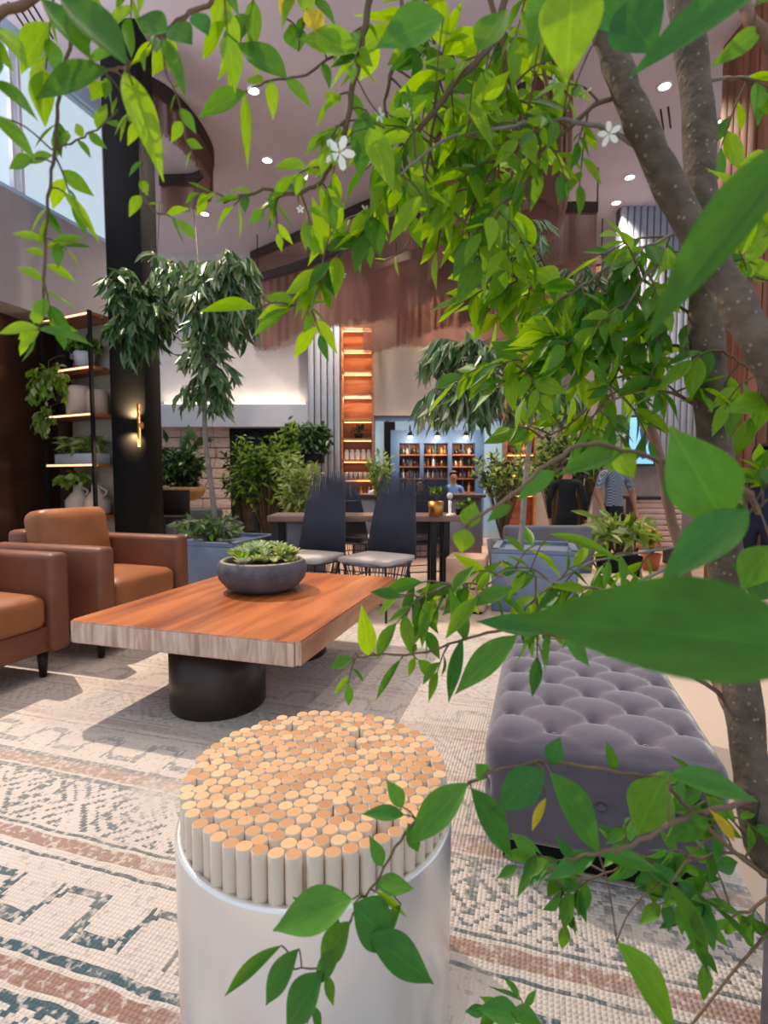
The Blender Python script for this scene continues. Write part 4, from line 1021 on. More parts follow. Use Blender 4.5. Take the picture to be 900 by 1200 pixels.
for k_, u_ in enumerate((.22, .4425, .66)):
    g_ = sp_(u_, z + .118)
    if k_ == 0:
        gt = thing('grass_plant', 'wispy pale grass rising from the long trough', 'grass', g_); gf = Foliage(gt); gl_ = MB()
    crown(gf, gl_, g_, sp_(u_, z + .24), (.16, .09, .14), 20, .16, .1, [lm_vari, lm_bush], LN, .1, 4, .004, .35, .6, shelf_keep(z, 1.545, in_trough))
gl_.build('stems', m_twig, gt)['kind'] = 'stuff'; gf.finish(0)
z = .56 + .018; jk = []
for u_, lab in ((.36, 'beige jug under the bright trailing plant'), (.695, 'beige jug against the black shelf post')):
    p = sp_(u_, z); o = thing('ceramic_jug', lab, 'jug', p)
    MB().lathe([(0, 0), (.13, 0), (.15, .05), (.15, .17), (.09, .25), (.06, .28), (.06, .36), (.05, .36), (.045, .28), (0, .27)], p, 24).build('body', m_jar, o)
    MB().tube(smooth_path([p + Vector((.1, -.06, .22)), p + Vector((.17, -.1, .28)), p + Vector((.05, -.03, .34))]), .012, 6).build('handle', m_jar, o)
    jk += [cyl_keep(p, .155, 0, z + .19), cyl_keep(p, .10, 0, z + .27), cyl_keep(p, .064, 0, z + .362), cyl_keep(p + Vector((.11, -.065, 0)), .085, z + .19, z + .365)]
bush('trailing_plant', 'bright pale-leaved sprig standing in the beige jug', sp_(.36, z + .35), sp_(.37, z + .44, .12), (.22, .15, .12), 22, .1, .6, [lm_vari, lm_bright], OV, .4, 5, 'plant', avoid=shelf_keep(z, 1.135, *jk))

# ------------------------------------------------------------------ other furniture in the background
def rp(px, py, d): return W(px, py, d)
t = thing('wood_cube_seat', 'small pale wooden block seat between the long table and blue-grey planter', 'stool', (wx(549, 4.0), 4.0, 0))
MB().box((wx(549, 4.0), 4.0, .22), (.29, .3, .4), ROT, bev=.012).build('block', wood('pale_block_wood', (160, 120, 98), (198, 158, 134), 'X', 8, .5), t)
MB().box((wx(549, 4.0), 4.0, .01), (.24, .25, .02), ROT).build('plinth', m_black, t)
def sofa(x, y, w, rz, mat, label, z=ZL):
    t = thing('lounge_sofa', label, 'sofa', (x, y, z), rz); Mz = lambda v: Vector((x, y, z)) + Matrix.Rotation(rz, 3, 'Z') @ Vector(v)
    for nm, c, d in (('seat_base', (0, 0, .22), (w, .75, .2)), ('backrest', (0, .32, .55), (w, .14, .6))): MB().box(Mz(c), d, rz, bev=.04, seg=3).build(nm, mat, t)
    for s in (-1, 1):
        MB().box(Mz((s*(w/2-.07), 0, .42), ), (.14, .75, .44), rz, bev=.04, seg=3).build('armrest', mat, t)
        cushion(MB(), Mz((s*(w/4-.04), -.05, .38)), (w/2-.09, .6, .15), rz, .05, .02, 6).build('seat_cushion', mat, t)
        for q in (-1, 1): MB().cyl(Mz((s*(w/2-.1), q*.3, 0)), .02, .13, 10).build('leg', m_darkwood, t)
sofa(wx(632, 6.02), 6.02, .95, PI, m_grey, 'grey low sofa with its back towards the blue-grey planter')
sofa(wx(228, 8.7), 8.7, .8, .2, m_grey, 'small grey sofa before the stone wall')
t = thing('dark_chair', 'dark slim chair beside the column before the stone wall', 'chair', (wx(198, 7.6), 7.6, 0))
xx = wx(198, 7.6)
MB().box((xx, 7.6, .45), (.42, .42, .06), .2, bev=.01).build('seat', m_darkwood, t); MB().box((xx, 7.8, .66), (.42, .05, .38), .2, bev=.01).build('backrest', m_darkwood, t)
for sx_ in (-1, 1):
    for sy_ in (-1, 1): MB().cyl((xx+sx_*.17, 7.6+sy_*.17, 0), .016, .44, 8).build('leg', m_darkwood, t)
# framed picture and slatted bench on the right
q0, q1 = rp(735, 487, 9.9), rp(767, 546, 9.9)
t = thing('display_screen', 'blue lit display in a dark frame on the batten wall', 'screen', ((q0.x+q1.x)/2, 9.9, (q0.z+q1.z)/2))
MB().box(((q0.x+q1.x)/2, 9.9, (q0.z+q1.z)/2), (q1.x-q0.x, .05, q0.z-q1.z), bev=.006).build('frame', m_blackmetal, t)
MB().box(((q0.x+q1.x)/2, 9.87, (q0.z+q1.z)/2), (q1.x-q0.x-.08, .01, q0.z-q1.z-.08)).build('display', m_screen, t)
fig = [(0, -.35), (.07, -.3), (.05, -.1), (.10, 0), (.06, .14), (.09, .24), (.03, .34), (-.04, .36), (-.08, .2), (-.05, .05), (-.10, -.08), (-.06, -.3)]
cx_, cz_ = (q0.x+q1.x)/2 + .03, (q0.z+q1.z)/2
MB().add([(cx_ + x, 9.863, cz_ + z) for x, z in fig], [list(range(len(fig)))[::-1]]) 
mbf = MB(); mbf.add([(cx_ + x, 9.862, cz_ + z) for x, z in fig] + [(cx_ + x, 9.868, cz_ + z) for x, z in fig], [list(range(len(fig))), [i + len(fig) for i in range(len(fig))][::-1]]); mbf.build('picture_shape', M_('picture_grey', (70, 84, 110), .6), t)
d = 8.0; x0, x1 = wx(748, d), wx(800, d); z1 = wz(583, d)
t = thing('slatted_bench', 'pinkish bench with horizontal wooden slats beyond the person in the checked shirt', 'bench', ((x0+x1)/2, d + .2, ZL))
for i in range(9): MB().box(((x0+x1)/2, d, z1 - .04 - i*.085), (x1-x0, .03, .07), bev=.005, seg=1).build('slat', M_('pink_slat', (206, 168, 150), .6) if i == 0 else bpy.data.materials['pink_slat'], t)
MB().box(((x0+x1)/2, d + .2, z1 - .01), (x1-x0+.06, .46, .05)).build('top', m_darkwood, t)
for x in (x0+.03, x1-.03): MB().box((x, d + .22, (ZL+z1)/2), (.05, .36, z1-ZL-.03)).build('end_panel', m_darkwood, t)
q = G(724, 697, ZL); pot('plant_pot', q, .2, .26, .46, m_black, 'black round pot on the lower floor beside the person in the checked shirt')
bush('pot_plant', 'sprawling light green plant in the black floor pot', q + Vector((0, 0, .4)), W(724, 625, q.y), (.4, .3, .25), 30, .24, .22, [lm_vari, lm_bush], LN, .3, 6, 'plant', rtw=.006, avoid=cyl_keep(q, .27, -9, q.z + .465))
q2 = G(762, 668, ZL); pot('terracotta_pot', q2, .1, .15, .25, m_terra, 'small terracotta pot behind the slim leaning stem')
bush('orange_flower_plant', 'plant with orange petals in the terracotta pot', q2 + Vector((0, 0, .22)), W(758, 635, q2.y), (.22, .15, .18), 16, .16, .4, [lm_bush, M_('orange_leaf', (226, 128, 30), .5)], OV, .2, 4, 'plant', rtw=.005, avoid=any_of(cyl_keep(q2, .158, -9, q2.z + .255), lambda p: p.y > 7.95))

# ------------------------------------------------------------------ people
def person(loc, rz, pose, label, shirt, trousers, s=1.0, sleeve='short'):
    J = {'pelvis': (0, 0, .93), 'waist': (0, 0, 1.06), 'chest': (0, 0, 1.27), 'shc': (0, .005, 1.41), 'neck': (0, -.005, 1.49), 'head0': (0, -.02, 1.56), 'head1': (0, -.035, 1.63), 'head2': (0, -.02, 1.70)}
    rad = {'pelvis': (.155, .11), 'waist': (.14, .10), 'chest': (.165, .115), 'shc': (.10, .08), 'neck': (.055, .055), 'head0': (.066, .08), 'head1': (.078, .098), 'head2': (.062, .075)}
    E = [('pelvis', 'waist'), ('waist', 'chest'), ('chest', 'shc'), ('shc', 'neck'), ('neck', 'head0'), ('head0', 'head1'), ('head1', 'head2')]
    for sd, k in ((-1, 'L'), (1, 'R')):
        J['sh'+k] = (sd*.175, .005, 1.395); rad['sh'+k] = (.062, .062)
        el = Vector(pose.get('el'+k, (sd*.25, .03, 1.12))); wr = Vector(pose.get('wr'+k, (sd*.25, -.06, .88)))
        J['el'+k] = el; rad['el'+k] = (.044, .044); J['wr'+k] = wr; rad['wr'+k] = (.029, .025)
        fw = (wr - el).normalized(); side = fw.cross(Vector((0, 1, 0)) if abs(fw.y) < .7 else Vector((0, 0, 1))).normalized(); nrm_ = fw.cross(side)
        pa = wr + fw*.075; J['pa'+k] = pa; rad['pa'+k] = (.036, .018)
        E += [('shc', 'sh'+k), ('sh'+k, 'el'+k), ('el'+k, 'wr'+k), ('wr'+k, 'pa'+k)]
        for i, (off, ln) in enumerate(((-.03, .065), (-.01, .078), (.01, .074), (.03, .058))):
            m = pa + fw*(.02+ln*.5) + nrm_*off + side*(-.012); tp = pa + fw*(.015+ln) + nrm_*off*1.05 + side*(-.035)
            J['f%d%s' % (i, k)] = m; J['t%d%s' % (i, k)] = tp; rad['f%d%s' % (i, k)] = (.0092, .0092); rad['t%d%s' % (i, k)] = (.0078, .0078)
            E += [('pa'+k, 'f%d%s' % (i, k)), ('f%d%s' % (i, k), 't%d%s' % (i, k))]
        m = wr + fw*.06 - nrm_*.045 - side*.01; tp = wr + fw*.1 - nrm_*.055 - side*.025
        J['th'+k] = m; J['tt'+k] = tp; rad['th'+k] = (.011, .011); rad['tt'+k] = (.009, .009); E += [('wr'+k, 'th'+k), ('th'+k, 'tt'+k)]
        J['hip'+k] = (sd*.095, 0, .86); rad['hip'+k] = (.098, .1); J['kn'+k] = Vector(pose.get('kn'+k, (sd*.1, -.02, .48))); rad['kn'+k] = (.062, .065)
        J['an'+k] = Vector(pose.get('an'+k, (sd*.1, .02, .09))); rad['an'+k] = (.042, .045); J['toe'+k] = Vector(J['an'+k]) + Vector((sd*.015, -.15, -.055)); rad['toe'+k] = (.04, .032)
        E += [('pelvis', 'hip'+k), ('hip'+k, 'kn'+k), ('kn'+k, 'an'+k), ('an'+k, 'toe'+k)]
    bend = pose.get('bend', 0)
    if bend:
        Mb = Matrix.Rotation(bend, 3, 'X')
        for k in list(J):
            if not k.startswith(('pelvis', 'hip', 'kn', 'an', 'toe')):
                J[k] = Mb @ (Vector(J[k]) - Vector((0, 0, .95))) + Vector((0, 0, .95))
    names = list(J); idx = {n: i for i, n in enumerate(names)}
    me = bpy.data.meshes.new('person_skel'); me.from_pydata([tuple(J[n]) for n in names], [(idx[a], idx[b]) for a, b in E], [])
    ob = bpy.data.objects.new('person_skel', me); C.objects.link(ob)
    md = ob.modifiers.new('skin', 'SKIN')
    sl = me.skin_vertices[0].data
    for n in names: sl[idx[n]].radius = rad[n]; sl[idx[n]].use_root = (n == 'pelvis')
    md.use_smooth_shade = True; md.branch_smoothing = .6
    sb = ob.modifiers.new('sub', 'SUBSURF'); sb.levels = 2; sb.render_levels = 2
    dg = bpy.context.evaluated_depsgraph_get(); ev = ob.evaluated_get(dg); m2 = bpy.data.meshes.new_from_object(ev, depsgraph=dg); bpy.data.objects.remove(ob)
    m2.name = 'body'; m2.materials.clear()
    for m in (m_skin, shirt, trousers, m_black): m2.materials.append(m)
    segs = [(Vector(J[a]), Vector(J[b]), a, b) for a, b in E]
    mi = []
    for p in m2.polygons:
        c = p.center; best = None; bdist = 9
        for A, B, an, bn in segs:
            ab = B-A; t = max(0, min(1, (c-A).dot(ab)/ab.length_squared)); dd = (c-A-ab*t).length
            if dd < bdist: bdist = dd; best = (an, bn, t)
        an, bn, t = best
        if bn.startswith('toe'): k = 3
        elif an.startswith(('hip', 'kn')) or bn.startswith('hip'): k = 2
        elif an == 'pelvis': k = 2 if t < .5 else 1
        elif an in ('waist', 'chest') or (an == 'shc' and bn.startswith('sh')): k = 1
        elif an.startswith('sh') and an != 'shc': k = 1 if (sleeve == 'long' or t < .75) else 0
        elif an.startswith('el'): k = 1 if sleeve == 'long' and t < .95 else 0
        elif an == 'shc' and t < .45: k = 1
        else: k = 0
        mi.append(k)
    m2.polygons.foreach_set('material_index', mi); m2.polygons.foreach_set('use_smooth', [True]*len(mi))
    root = thing('person', label, 'person', loc, rz); root.scale = (s, s, s)
    o = bpy.data.objects.new('body', m2); C.objects.link(o); o.parent = root
    hc = Vector(J['head1']); Mh = Matrix.Translation(hc) @ Matrix.Rotation(bend, 4, 'X')
    def part(nm, mb, mat):
        ob2 = mb.build(nm, mat); ob2.parent = root; return ob2
    hb = MB(); b = bmesh.new(); bmesh.ops.create_uvsphere(b, u_segments=20, v_segments=14, radius=1)
    bmesh.ops.delete(b, geom=[v for v in b.verts if v.co.z < -.25 + .75*(1 if v.co.y < -.35 else 0) or (v.co.y < -.55 and v.co.z < .55)], context='VERTS')
    hb.bm(b, Mh @ Matrix.Translation((0, .012, .035)) @ Matrix.Diagonal((.088, .108, .102, 1)), 0, True); part('hair', hb, m_hair)
    nb = MB(); nb.add([Mh @ Vector(v) for v in ((-.012, -.088, -.03), (.012, -.088, -.03), (0, -.115, -.028), (0, -.09, .015))], [[0, 2, 3], [2, 1, 3], [0, 1, 2], [0, 3, 1]], 0, True); part('nose', nb, m_skin)
    for sd in (-1, 1):
        eb = MB(); b = bmesh.new(); bmesh.ops.create_uvsphere(b, u_segments=10, v_segments=8, radius=.011); eb.bm(b, Mh @ Matrix.Translation((sd*.03, -.082, .012)), 0, True); part('eye', eb, m_black)
        eb = MB(); b = bmesh.new(); bmesh.ops.create_uvsphere(b, u_segments=10, v_segments=8, radius=1); eb.bm(b, Mh @ Matrix.Translation((sd*.08, .0, -.005)) @ Matrix.Diagonal((.01, .018, .03, 1)), 0, True); part('ear', eb, m_skin)
    mbm = MB(); mbm.box((0, 0, 0), (.042, .008, .01), bev=.003); mbm.v = [tuple(Mh @ (Vector(v) + Vector((0, -.084, -.055)))) for v in mbm.v]; part('mouth', mbm, M_('lip', (140, 76, 66), .5) if 'lip' not in bpy.data.materials else bpy.data.materials['lip'])
    return root
def stand(px, d, rz, pose, label, shirt, tr, s=1.0, sleeve='short'):
    return person((wx(px, d), d, ZL), rz, pose, label, shirt, tr, s, sleeve)
stand(720, 7.0, .25, {'elL': (-.27, -.02, 1.14), 'wrL': (-.26, -.16, .92), 'elR': (.28, .0, 1.14), 'wrR': (.25, -.12, .91)}, 'person in a short-sleeved blue checked shirt behind the tree', m_check, m_dark, 1.02)
stand(665, 7.0, 2.6, {}, 'person in black seen from behind, next to the one in a checked shirt', m_dark, m_dark, .93, 'long')
stand(893, 5.55, -.9, {'elL': (-.24, -.12, 1.16), 'wrL': (-.12, -.34, 1.22)}, 'person in navy with one hand raised, behind the tree trunks', m_navy, m_navy, .98)
for px, s, sh, lab in ((443, .80, m_whitecloth, 'person in white and black behind the bar counter beside the lit bookshelf'), (492, .78, m_dark, 'person in dark clothes behind the bar counter'), (531, .86, m_bluecloth, 'person in a blue shirt behind the bar counter')):
    person((wx(px, 9.75), 9.75, ZL), .1*(px-490)/50, {'elL': (-.24, -.02, 1.14), 'wrL': (-.12, -.2, 1.08), 'elR': (.24, -.02, 1.14), 'wrR': (.14, -.2, 1.08)}, lab, sh, m_dark, s)
#FOREGROUND
random.seed(21)
# ------------------------------------------------------------------ foreground flowering tree
pbx = Vector((.84, .60, .012))
tp_ = thing('tree_planter', 'square concrete planter of the white-flowered tree beside the ottoman', 'planter', pbx)
MB().box((pbx.x, pbx.y, .21), (.44, .44, .396), 0, bev=.012).build('box', m_bowl, tp_)
for s in (-1, 1):
    MB().box((pbx.x, pbx.y + s*.2, .42), (.44, .04, .03)).build('rim', m_bowl, tp_); MB().box((pbx.x + s*.2, pbx.y, .42), (.04, .36, .03)).build('rim', m_bowl, tp_)
FT = thing('flowering_tree', 'multi-stemmed tree with pointed green leaves and small white star flowers', 'tree', (pbx.x - .06, pbx.y, .405))
fo = Foliage(FT); PATHS = []
def px3(pts, d):
    out = []; last = d
    for p in pts:
        if isinstance(p, Vector): out.append(p); continue
        if len(p) > 2: last = p[2]
        out.append(W(p[0], p[1], last))
    return out
def jitter_path(path, amt):
    return [p + rv()*amt if 0 < i < len(path)-1 else p for i, p in enumerate(path)]
def br(name, pts, d, r0, r1, mat=m_twig, tw=0, twl=60, per=5, lpx=42, lw=.42, mats=(lm_bright,), start=.15, droop=.35, side=0, seg=8, yspread=.5, k=.72):
    ctrl = px3(pts, d); path = smooth_path(ctrl, 5); n = len(path)
    rad = [(r0 + (r1-r0)*i/(n-1)) * k * max(.3, path[i].y)/F * (1 + .06*math.sin(i*1.7)) for i in range(n)]
    path = jitter_path(path, .0015)
    b = MB().tube(path, rad, seg).build(name, mat, FT); PATHS.append(path)
    if tw or side:
        tm = MB()
        for i in range(tw):
            t = start + (1-start)*(i + R())/tw; f = t*(n-1); j = min(n-2, int(f)); p = path[j].lerp(path[j+1], f-j); tg = (path[j+1]-path[j]).normalized()
            dv = rv(); dv.y *= yspread
            d_ = (tg*.45 + dv*.95 + Vector((0, 0, -droop*.6))).normalized(); ln = twl*p.y/F*U(.5, 1.35)
            e = p + d_*ln + Vector((0, 0, -droop*ln*.4)); m = p.lerp(e, .5) + Vector((0, 0, ln*.12))
            tp = smooth_path([p, m, e], 4); q = .0011*max(.6, p.y/.6)
            tm.tube(tp, [q*1.3 - q*.7*a/(len(tp)-1) for a in range(len(tp))], 5, cap=False)
            for a in range(per):
                tt = .25 + .75*(a+1)/per; g_ = min(len(tp)-2, int(tt*(len(tp)-1)*.999)); pp = tp[g_].lerp(tp[g_+1], tt*(len(tp)-1)*.999-g_); tgt = (tp[g_+1]-tp[g_]).normalized()
                sd = tgt.cross(Vector((0, -1, .35))).normalized()*(1 if a % 2 else -1)
                dl_ = tgt*.75 + sd*.75 + rv()*.35 + Vector((0, 0, -droop))
                if a == per-1: dl_ = tgt + rv()*.2 + Vector((0, 0, -droop*.7))
                l = lpx*pp.y/F*U(.6, 1.25)
                if pp.y + dl_.normalized().y*l < .3: continue
                fo.leaf(pp, dl_, l, l*lw*U(.75, 1.2), Vector((0, -.55, .6)) + rv()*.75, random.choice(OV), random.choice(mats))
        for i in range(side):
            t = start + (1-start)*(i + .5*R())/side; f = t*(n-1); j = min(n-2, int(f)); p = path[j].lerp(path[j+1], f-j); tg = (path[j+1]-path[j]).normalized()
            sd = tg.cross(Vector((0, -1, .2))).normalized()*(1 if i % 2 else -1); l = lpx*p.y/F*U(.6, 1.2)
            fo.leaf(p, tg*.5 + sd*.8 + rv()*.35 + Vector((0, 0, -droop)), l, l*lw*U(.8, 1.2), Vector((0, -.6, .6)) + rv()*.6, random.choice(OV), random.choice(mats))
        if tm.v: tm.build('twigs', m_twig, b)['kind'] = 'stuff'
    return path
YG = (lm_bright, lm_bright, lm_midgreen); YO = (lm_bright, lm_bright, lm_bright, lm_midgreen); MG = (lm_midgreen, lm_midgreen, lm_bright); DG = (lm_deep, lm_midgreen)
rootp = lambda dx, dy: Vector((pbx.x + dx, pbx.y + dy, .40))
br('trunk', [(690, -60, .66), (705, 20, .63), (735, 110, .61), (775, 200, .59), (830, 300, .57), (880, 385, .55), (928, 480, .54), Vector((.53, .55, .85)), Vector((.66, .57, .62)), rootp(-.08, -.03)], .6, 13, 23, m_bark, seg=16, k=1)
br('trunk', [(792, -80, .8), (800, 0, .78), (815, 100, .77), (824, 250, .75), (829, 400, .74), (836, 500, .73), (848, 640, .70), (862, 760, .68), (878, 880, .65), (905, 1010, .63), Vector((.575, .622, .545)), Vector((.68, .626, .48)), rootp(-.09, .03)], .7, 15, 23, m_bark, seg=16, k=1)
br('branch', [(742, 450, .95), (768, 520, .93), (785, 600, .9), (800, 660, .88), (818, 730, .84), (845, 810, .78), (868, 850, .68)], .9, 7, 10, m_bark2, seg=10)
br('branch', [(702, 0, .63), (640, -42, .62), (520, -48, .6), (380, -38, .6), (250, -44, .58), (120, -48, .55), (22, 6, .52), (-40, 36, .5)], .6, 10, 6, m_bark2, tw=12, twl=60, per=5, lpx=50, mats=YG, start=.05, droop=.9)
# canopy over the middle
br('branch', [(600, -45, .62), (578, 45), (540, 90), (500, 140), (470, 185, .64), (440, 235, .66), (405, 290, .68), (370, 335, .7), (345, 358, .7)], .62, 6, 2, m_twig, tw=13, twl=55, per=5, lpx=44, mats=YG, start=.02)
br('branch', [(440, -40, .6), (428, 30), (416, 90), (405, 150), (396, 175), (378, 210), (350, 226), (310, 222), (262, 238)], .6, 6, 2, m_twig, tw=14, twl=34, per=4, lpx=33, mats=YO, start=.1, side=10)
br('branch', [(505, -46, .7), (508, 40), (512, 100), (505, 160), (498, 225)], .7, 4, 2, m_twig, tw=14, twl=55, per=5, lpx=46, mats=YO, start=.1)
br('branch', [(560, -46, .66), (585, 40), (595, 90), (612, 140), (590, 180), (562, 222), (540, 275)], .66, 5, 2, m_bark2, tw=15, twl=55, per=5, lpx=44, mats=YO, start=.1)
br('branch', [(640, -42, .72), (635, 60), (640, 120), (600, 170), (550, 200), (520, 250)], .72, 4, 2, m_bark2, tw=14, twl=55, per=5, lpx=42, mats=YG, start=.1)
br('branch', [(470, -46, .8), (470, 30), (460, 80), (450, 130), (470, 180), (440, 215)], .8, 4, 2, m_twig, tw=12, twl=50, per=5, lpx=40, mats=YO, start=.15)
br('branch', [(748, 172, .61), (700, 148), (650, 140), (590, 150), (520, 165), (470, 205)], .61, 4, 2, m_ftrunk, tw=9, twl=45, per=4, lpx=30, mats=YG, start=.2)
br('branch', [(738, 112, .62), (700, 122), (665, 150), (632, 180), (600, 230), (575, 262)], .66, 4, 2, m_twig, tw=10, twl=50, per=5, lpx=34, mats=YG)
br('branch', [(625, 160, .85), (600, 200), (590, 240), (560, 262), (520, 270)], .85, 2, 1.5, m_twig, tw=9, twl=45, per=5, lpx=30, mats=YO, start=0)
# left hanging sprays
br('branch', [(255, -42, .55), (248, 0), (215, 20), (190, 40), (165, 68), (140, 80), (118, 82)], .52, 4, 2, m_bark2, tw=4, twl=30, per=3, lpx=36, mats=MG, start=.3)
br('branch', [(146, 80, .52), (152, 110), (165, 150), (168, 200), (164, 228), (188, 252)], .52, 1.7, 1.2, m_twig, side=7, lpx=26, lw=.45, mats=YO, start=.2, tw=2, twl=26, per=3)
br('branch', [(88, -46, .55), (85, 40), (70, 110), (62, 180), (57, 230), (54, 290), (49, 370), (44, 388)], .55, 3, 2, m_twig, tw=7, twl=30, per=4, lpx=32, mats=MG, start=.3)
br('branch', [(190, 42, .52), (192, 80), (205, 110), (215, 150), (226, 190)], .55, 1.5, 1, m_twig, side=6, lpx=24, mats=YO, start=.4)
br('branch', [(60, 175, .55), (88, 165), (112, 152), (138, 128)], .55, 1.6, 1.2, m_twig, side=7, lpx=30, mats=YG, start=.2)
br('branch', [(425, 40, .6), (392, 66), (350, 90), (318, 93), (288, 108)], .6, 2.2, 1.4, m_twig, side=2, lpx=30, mats=MG, start=.3)
br('branch', [(375, -38, .6), (366, 0), (358, 22), (352, 40)], .6, 3, 1.5, m_twig, side=4, lpx=36, mats=(lm_midgreen,), start=.3)
br('branch', [(505, 225, .95), (475, 290), (440, 310)], .95, 1.2, .8, m_twig, side=2, lpx=20, mats=YO, start=.6)
# right margin
br('branch', [(905, 60, .5), (880, 20, .5), (850, -20, .55), (800, -20, .7)], .5, 9, 9, m_bark2, side=4, lpx=60, mats=MG)
br('branch', [(822, 92, .77), (860, 92), (905, 84), (950, 60)], .77, 3, 2, m_ftrunk, tw=5, twl=50, per=4, lpx=42, mats=YO, start=.1)
br('branch', [(870, 380, .56), (880, 330, .6), (890, 290), (905, 260)], .6, 2.5, 1.5, m_twig, tw=7, twl=50, per=5, lpx=40, mats=YO)
br('branch', [(829, 400, .75), (860, 420, .7), (890, 440), (930, 450)], .7, 2.5, 1.5, m_twig, tw=5, twl=50, per=4, lpx=44, mats=YO)
br('branch', [(848, 620, .7), (880, 600, .6), (910, 580, .6)], .6, 3, 2, m_twig, tw=5, twl=50, per=4, lpx=40, mats=YG)
# middle right sprays
br('branch', [(742, 450, .95), (712, 415), (676, 375), (650, 340), (610, 330), (572, 345)], .95, 3, 1.5, m_twig, tw=15, twl=52, per=5, lpx=44, mats=(lm_bright,), start=.15, droop=.45)
br('branch', [(650, 345, .92), (640, 310), (625, 290), (610, 280)], .92, 2, 1.2, m_twig, tw=7, twl=45, per=5, lpx=42, mats=(lm_bright,), droop=.3)
br('branch', [(826, 300, .75), (790, 300), (760, 320), (740, 350), (722, 376)], .77, 3, 1.6, m_ftrunk, tw=9, twl=50, per=5, lpx=40, mats=MG)
br('branch', [(824, 250, .78), (780, 280), (730, 300), (690, 330), (655, 350)], .82, 3, 1.6, m_ftrunk, tw=13, twl=55, per=5, lpx=40, mats=(lm_midgreen, lm_midgreen, lm_bright, lm_deep))
br('branch', [(829, 420, .78), (770, 402), (700, 422), (650, 432), (605, 424), (575, 440)], .85, 3, 1.6, m_twig, tw=15, twl=50, per=5, lpx=40, mats=YG)
br('branch', [(830, 482, .75), (790, 462), (750, 458), (715, 470), (690, 492)], .78, 3.2, 1.6, m_bark2, tw=9, twl=50, per=5, lpx=48, lw=.34, mats=MG)
br('branch', [(742, 450, .95), (700, 470), (664, 500), (634, 515)], .98, 2, 1.2, m_twig, tw=7, twl=40, per=4, lpx=34, mats=YG)
br('branch', [(829, 380, .76), (790, 360), (740, 390), (690, 400), (650, 395)], .8, 2.5, 1.4, m_twig, tw=10, twl=50, per=5, lpx=42, mats=MG)
# lower middle sprays
br('branch', [(888, 600, .62), (870, 572, .48), (790, 545), (740, 530), (690, 520), (640, 545), (600, 580), (560, 605), (546, 617)], .48, 5.2, 2.4, m_twig, seg=10)
br('branch', [(866, 850, .68), (840, 810), (760, 772, .66), (700, 757, .65), (635, 742), (590, 738), (545, 748), (500, 765), (440, 768), (408, 772)], .65, 4, 1.4, m_bark2, tw=3, twl=36, per=3, lpx=34, lw=.36, mats=MG, start=.62)
br('branch', [(850, 650, .69), (790, 662, .66), (740, 686), (700, 690), (650, 682), (600, 668), (560, 690), (530, 684), (490, 700)], .66, 3, 1.4, m_ftrunk, tw=17, twl=48, per=4, lpx=44, lw=.32, mats=MG, start=.3, droop=.6)
br('branch', [(850, 640, .69), (800, 640, .7), (740, 650), (690, 660), (640, 690), (610, 720)], .7, 2.4, 1.3, m_ftrunk, tw=9, twl=44, per=4, lpx=44, lw=.3, mats=MG, start=.3, droop=.6)
br('branch', [(888, 935, .63), (800, 960, .5), (740, 990, .48), (700, 1000), (665, 1007)], .48, 5, 2.6, m_twig, seg=10)
br('branch', [(912, 1035, .63), (850, 990, .56), (800, 940, .54), (770, 915, .54), (700, 900, .55), (645, 893), (610, 896), (560, 912), (520, 938), (480, 968), (455, 1010), (430, 1050), (410, 1078), (390, 1130), (345, 1136)], .56, 4, 1.5, m_twig, tw=0)
br('branch', [(912, 1035, .63), (860, 1000, .62), (800, 1012), (740, 1012), (690, 1030), (640, 1018)], .62, 3, 1.3, m_twig, tw=18, twl=50, per=4, lpx=40, lw=.45, mats=DG, start=.15)
br('branch', [(912, 1045, .63), (870, 1070, .62), (830, 1056), (785, 1038)], .62, 3, 1.5, m_twig, tw=8, twl=55, per=4, lpx=44, lw=.42, mats=DG)
br('branch', [(880, 990, .64), (850, 950, .62), (830, 920), (800, 905)], .62, 2, 1.2, m_twig, tw=6, twl=45, per=4, lpx=42, mats=DG)
br('branch', [(800, 1012, .62), (745, 1060), (722, 1106)], .62, 1.6, 1.2, m_twig)
br('branch', [(912, 1075, .63), (780, 1225, .6), (660, 1235), (610, 1190)], .6, 2.5, 1.2, m_twig, tw=6, twl=36, per=4, lpx=36, lw=.5, mats=DG, start=.65)
br('branch', [(388, 1130, .56), (372, 1160), (360, 1200)], .56, 1.3, 1, m_twig, side=3, lpx=36, mats=DG)
# single big leaves
petm = MB()
def XL(b, t, w, d, mat, d2=None, up=.5, tpl='big', tilt=0):
    B = W(b[0], b[1], d); T = W(t[0], t[1], d2 or d); v = T-B; view = -(B+T)*.5 + Vector((0, 0, HC))
    n_ = view.normalized()*(1-up*.5) + Vector((0, 0, up)) + Vector((tilt, 0, 0))
    fo.leaf(B, v, v.length, w*d/F*1.1, n_, tpl, mat)
    best = min(((q-B).length, q) for P_ in PATHS for q in P_) if True else None
    if .003 < best[0] < .12: petm.tube(smooth_path([best[1], best[1].lerp(B, .5) + Vector((0, 0, best[0]*.15)), B], 3), .0011*max(.5, d/.6), 5)
    elif best[0] >= .12 and -20 < b[0] < 920: print('far leaf', b, round(best[0], 3))
_key = lambda e: e[0]
def nearest(B):
    return min(((q-B).length, i, j) for i, P_ in enumerate(PATHS) for j, q in enumerate(P_))
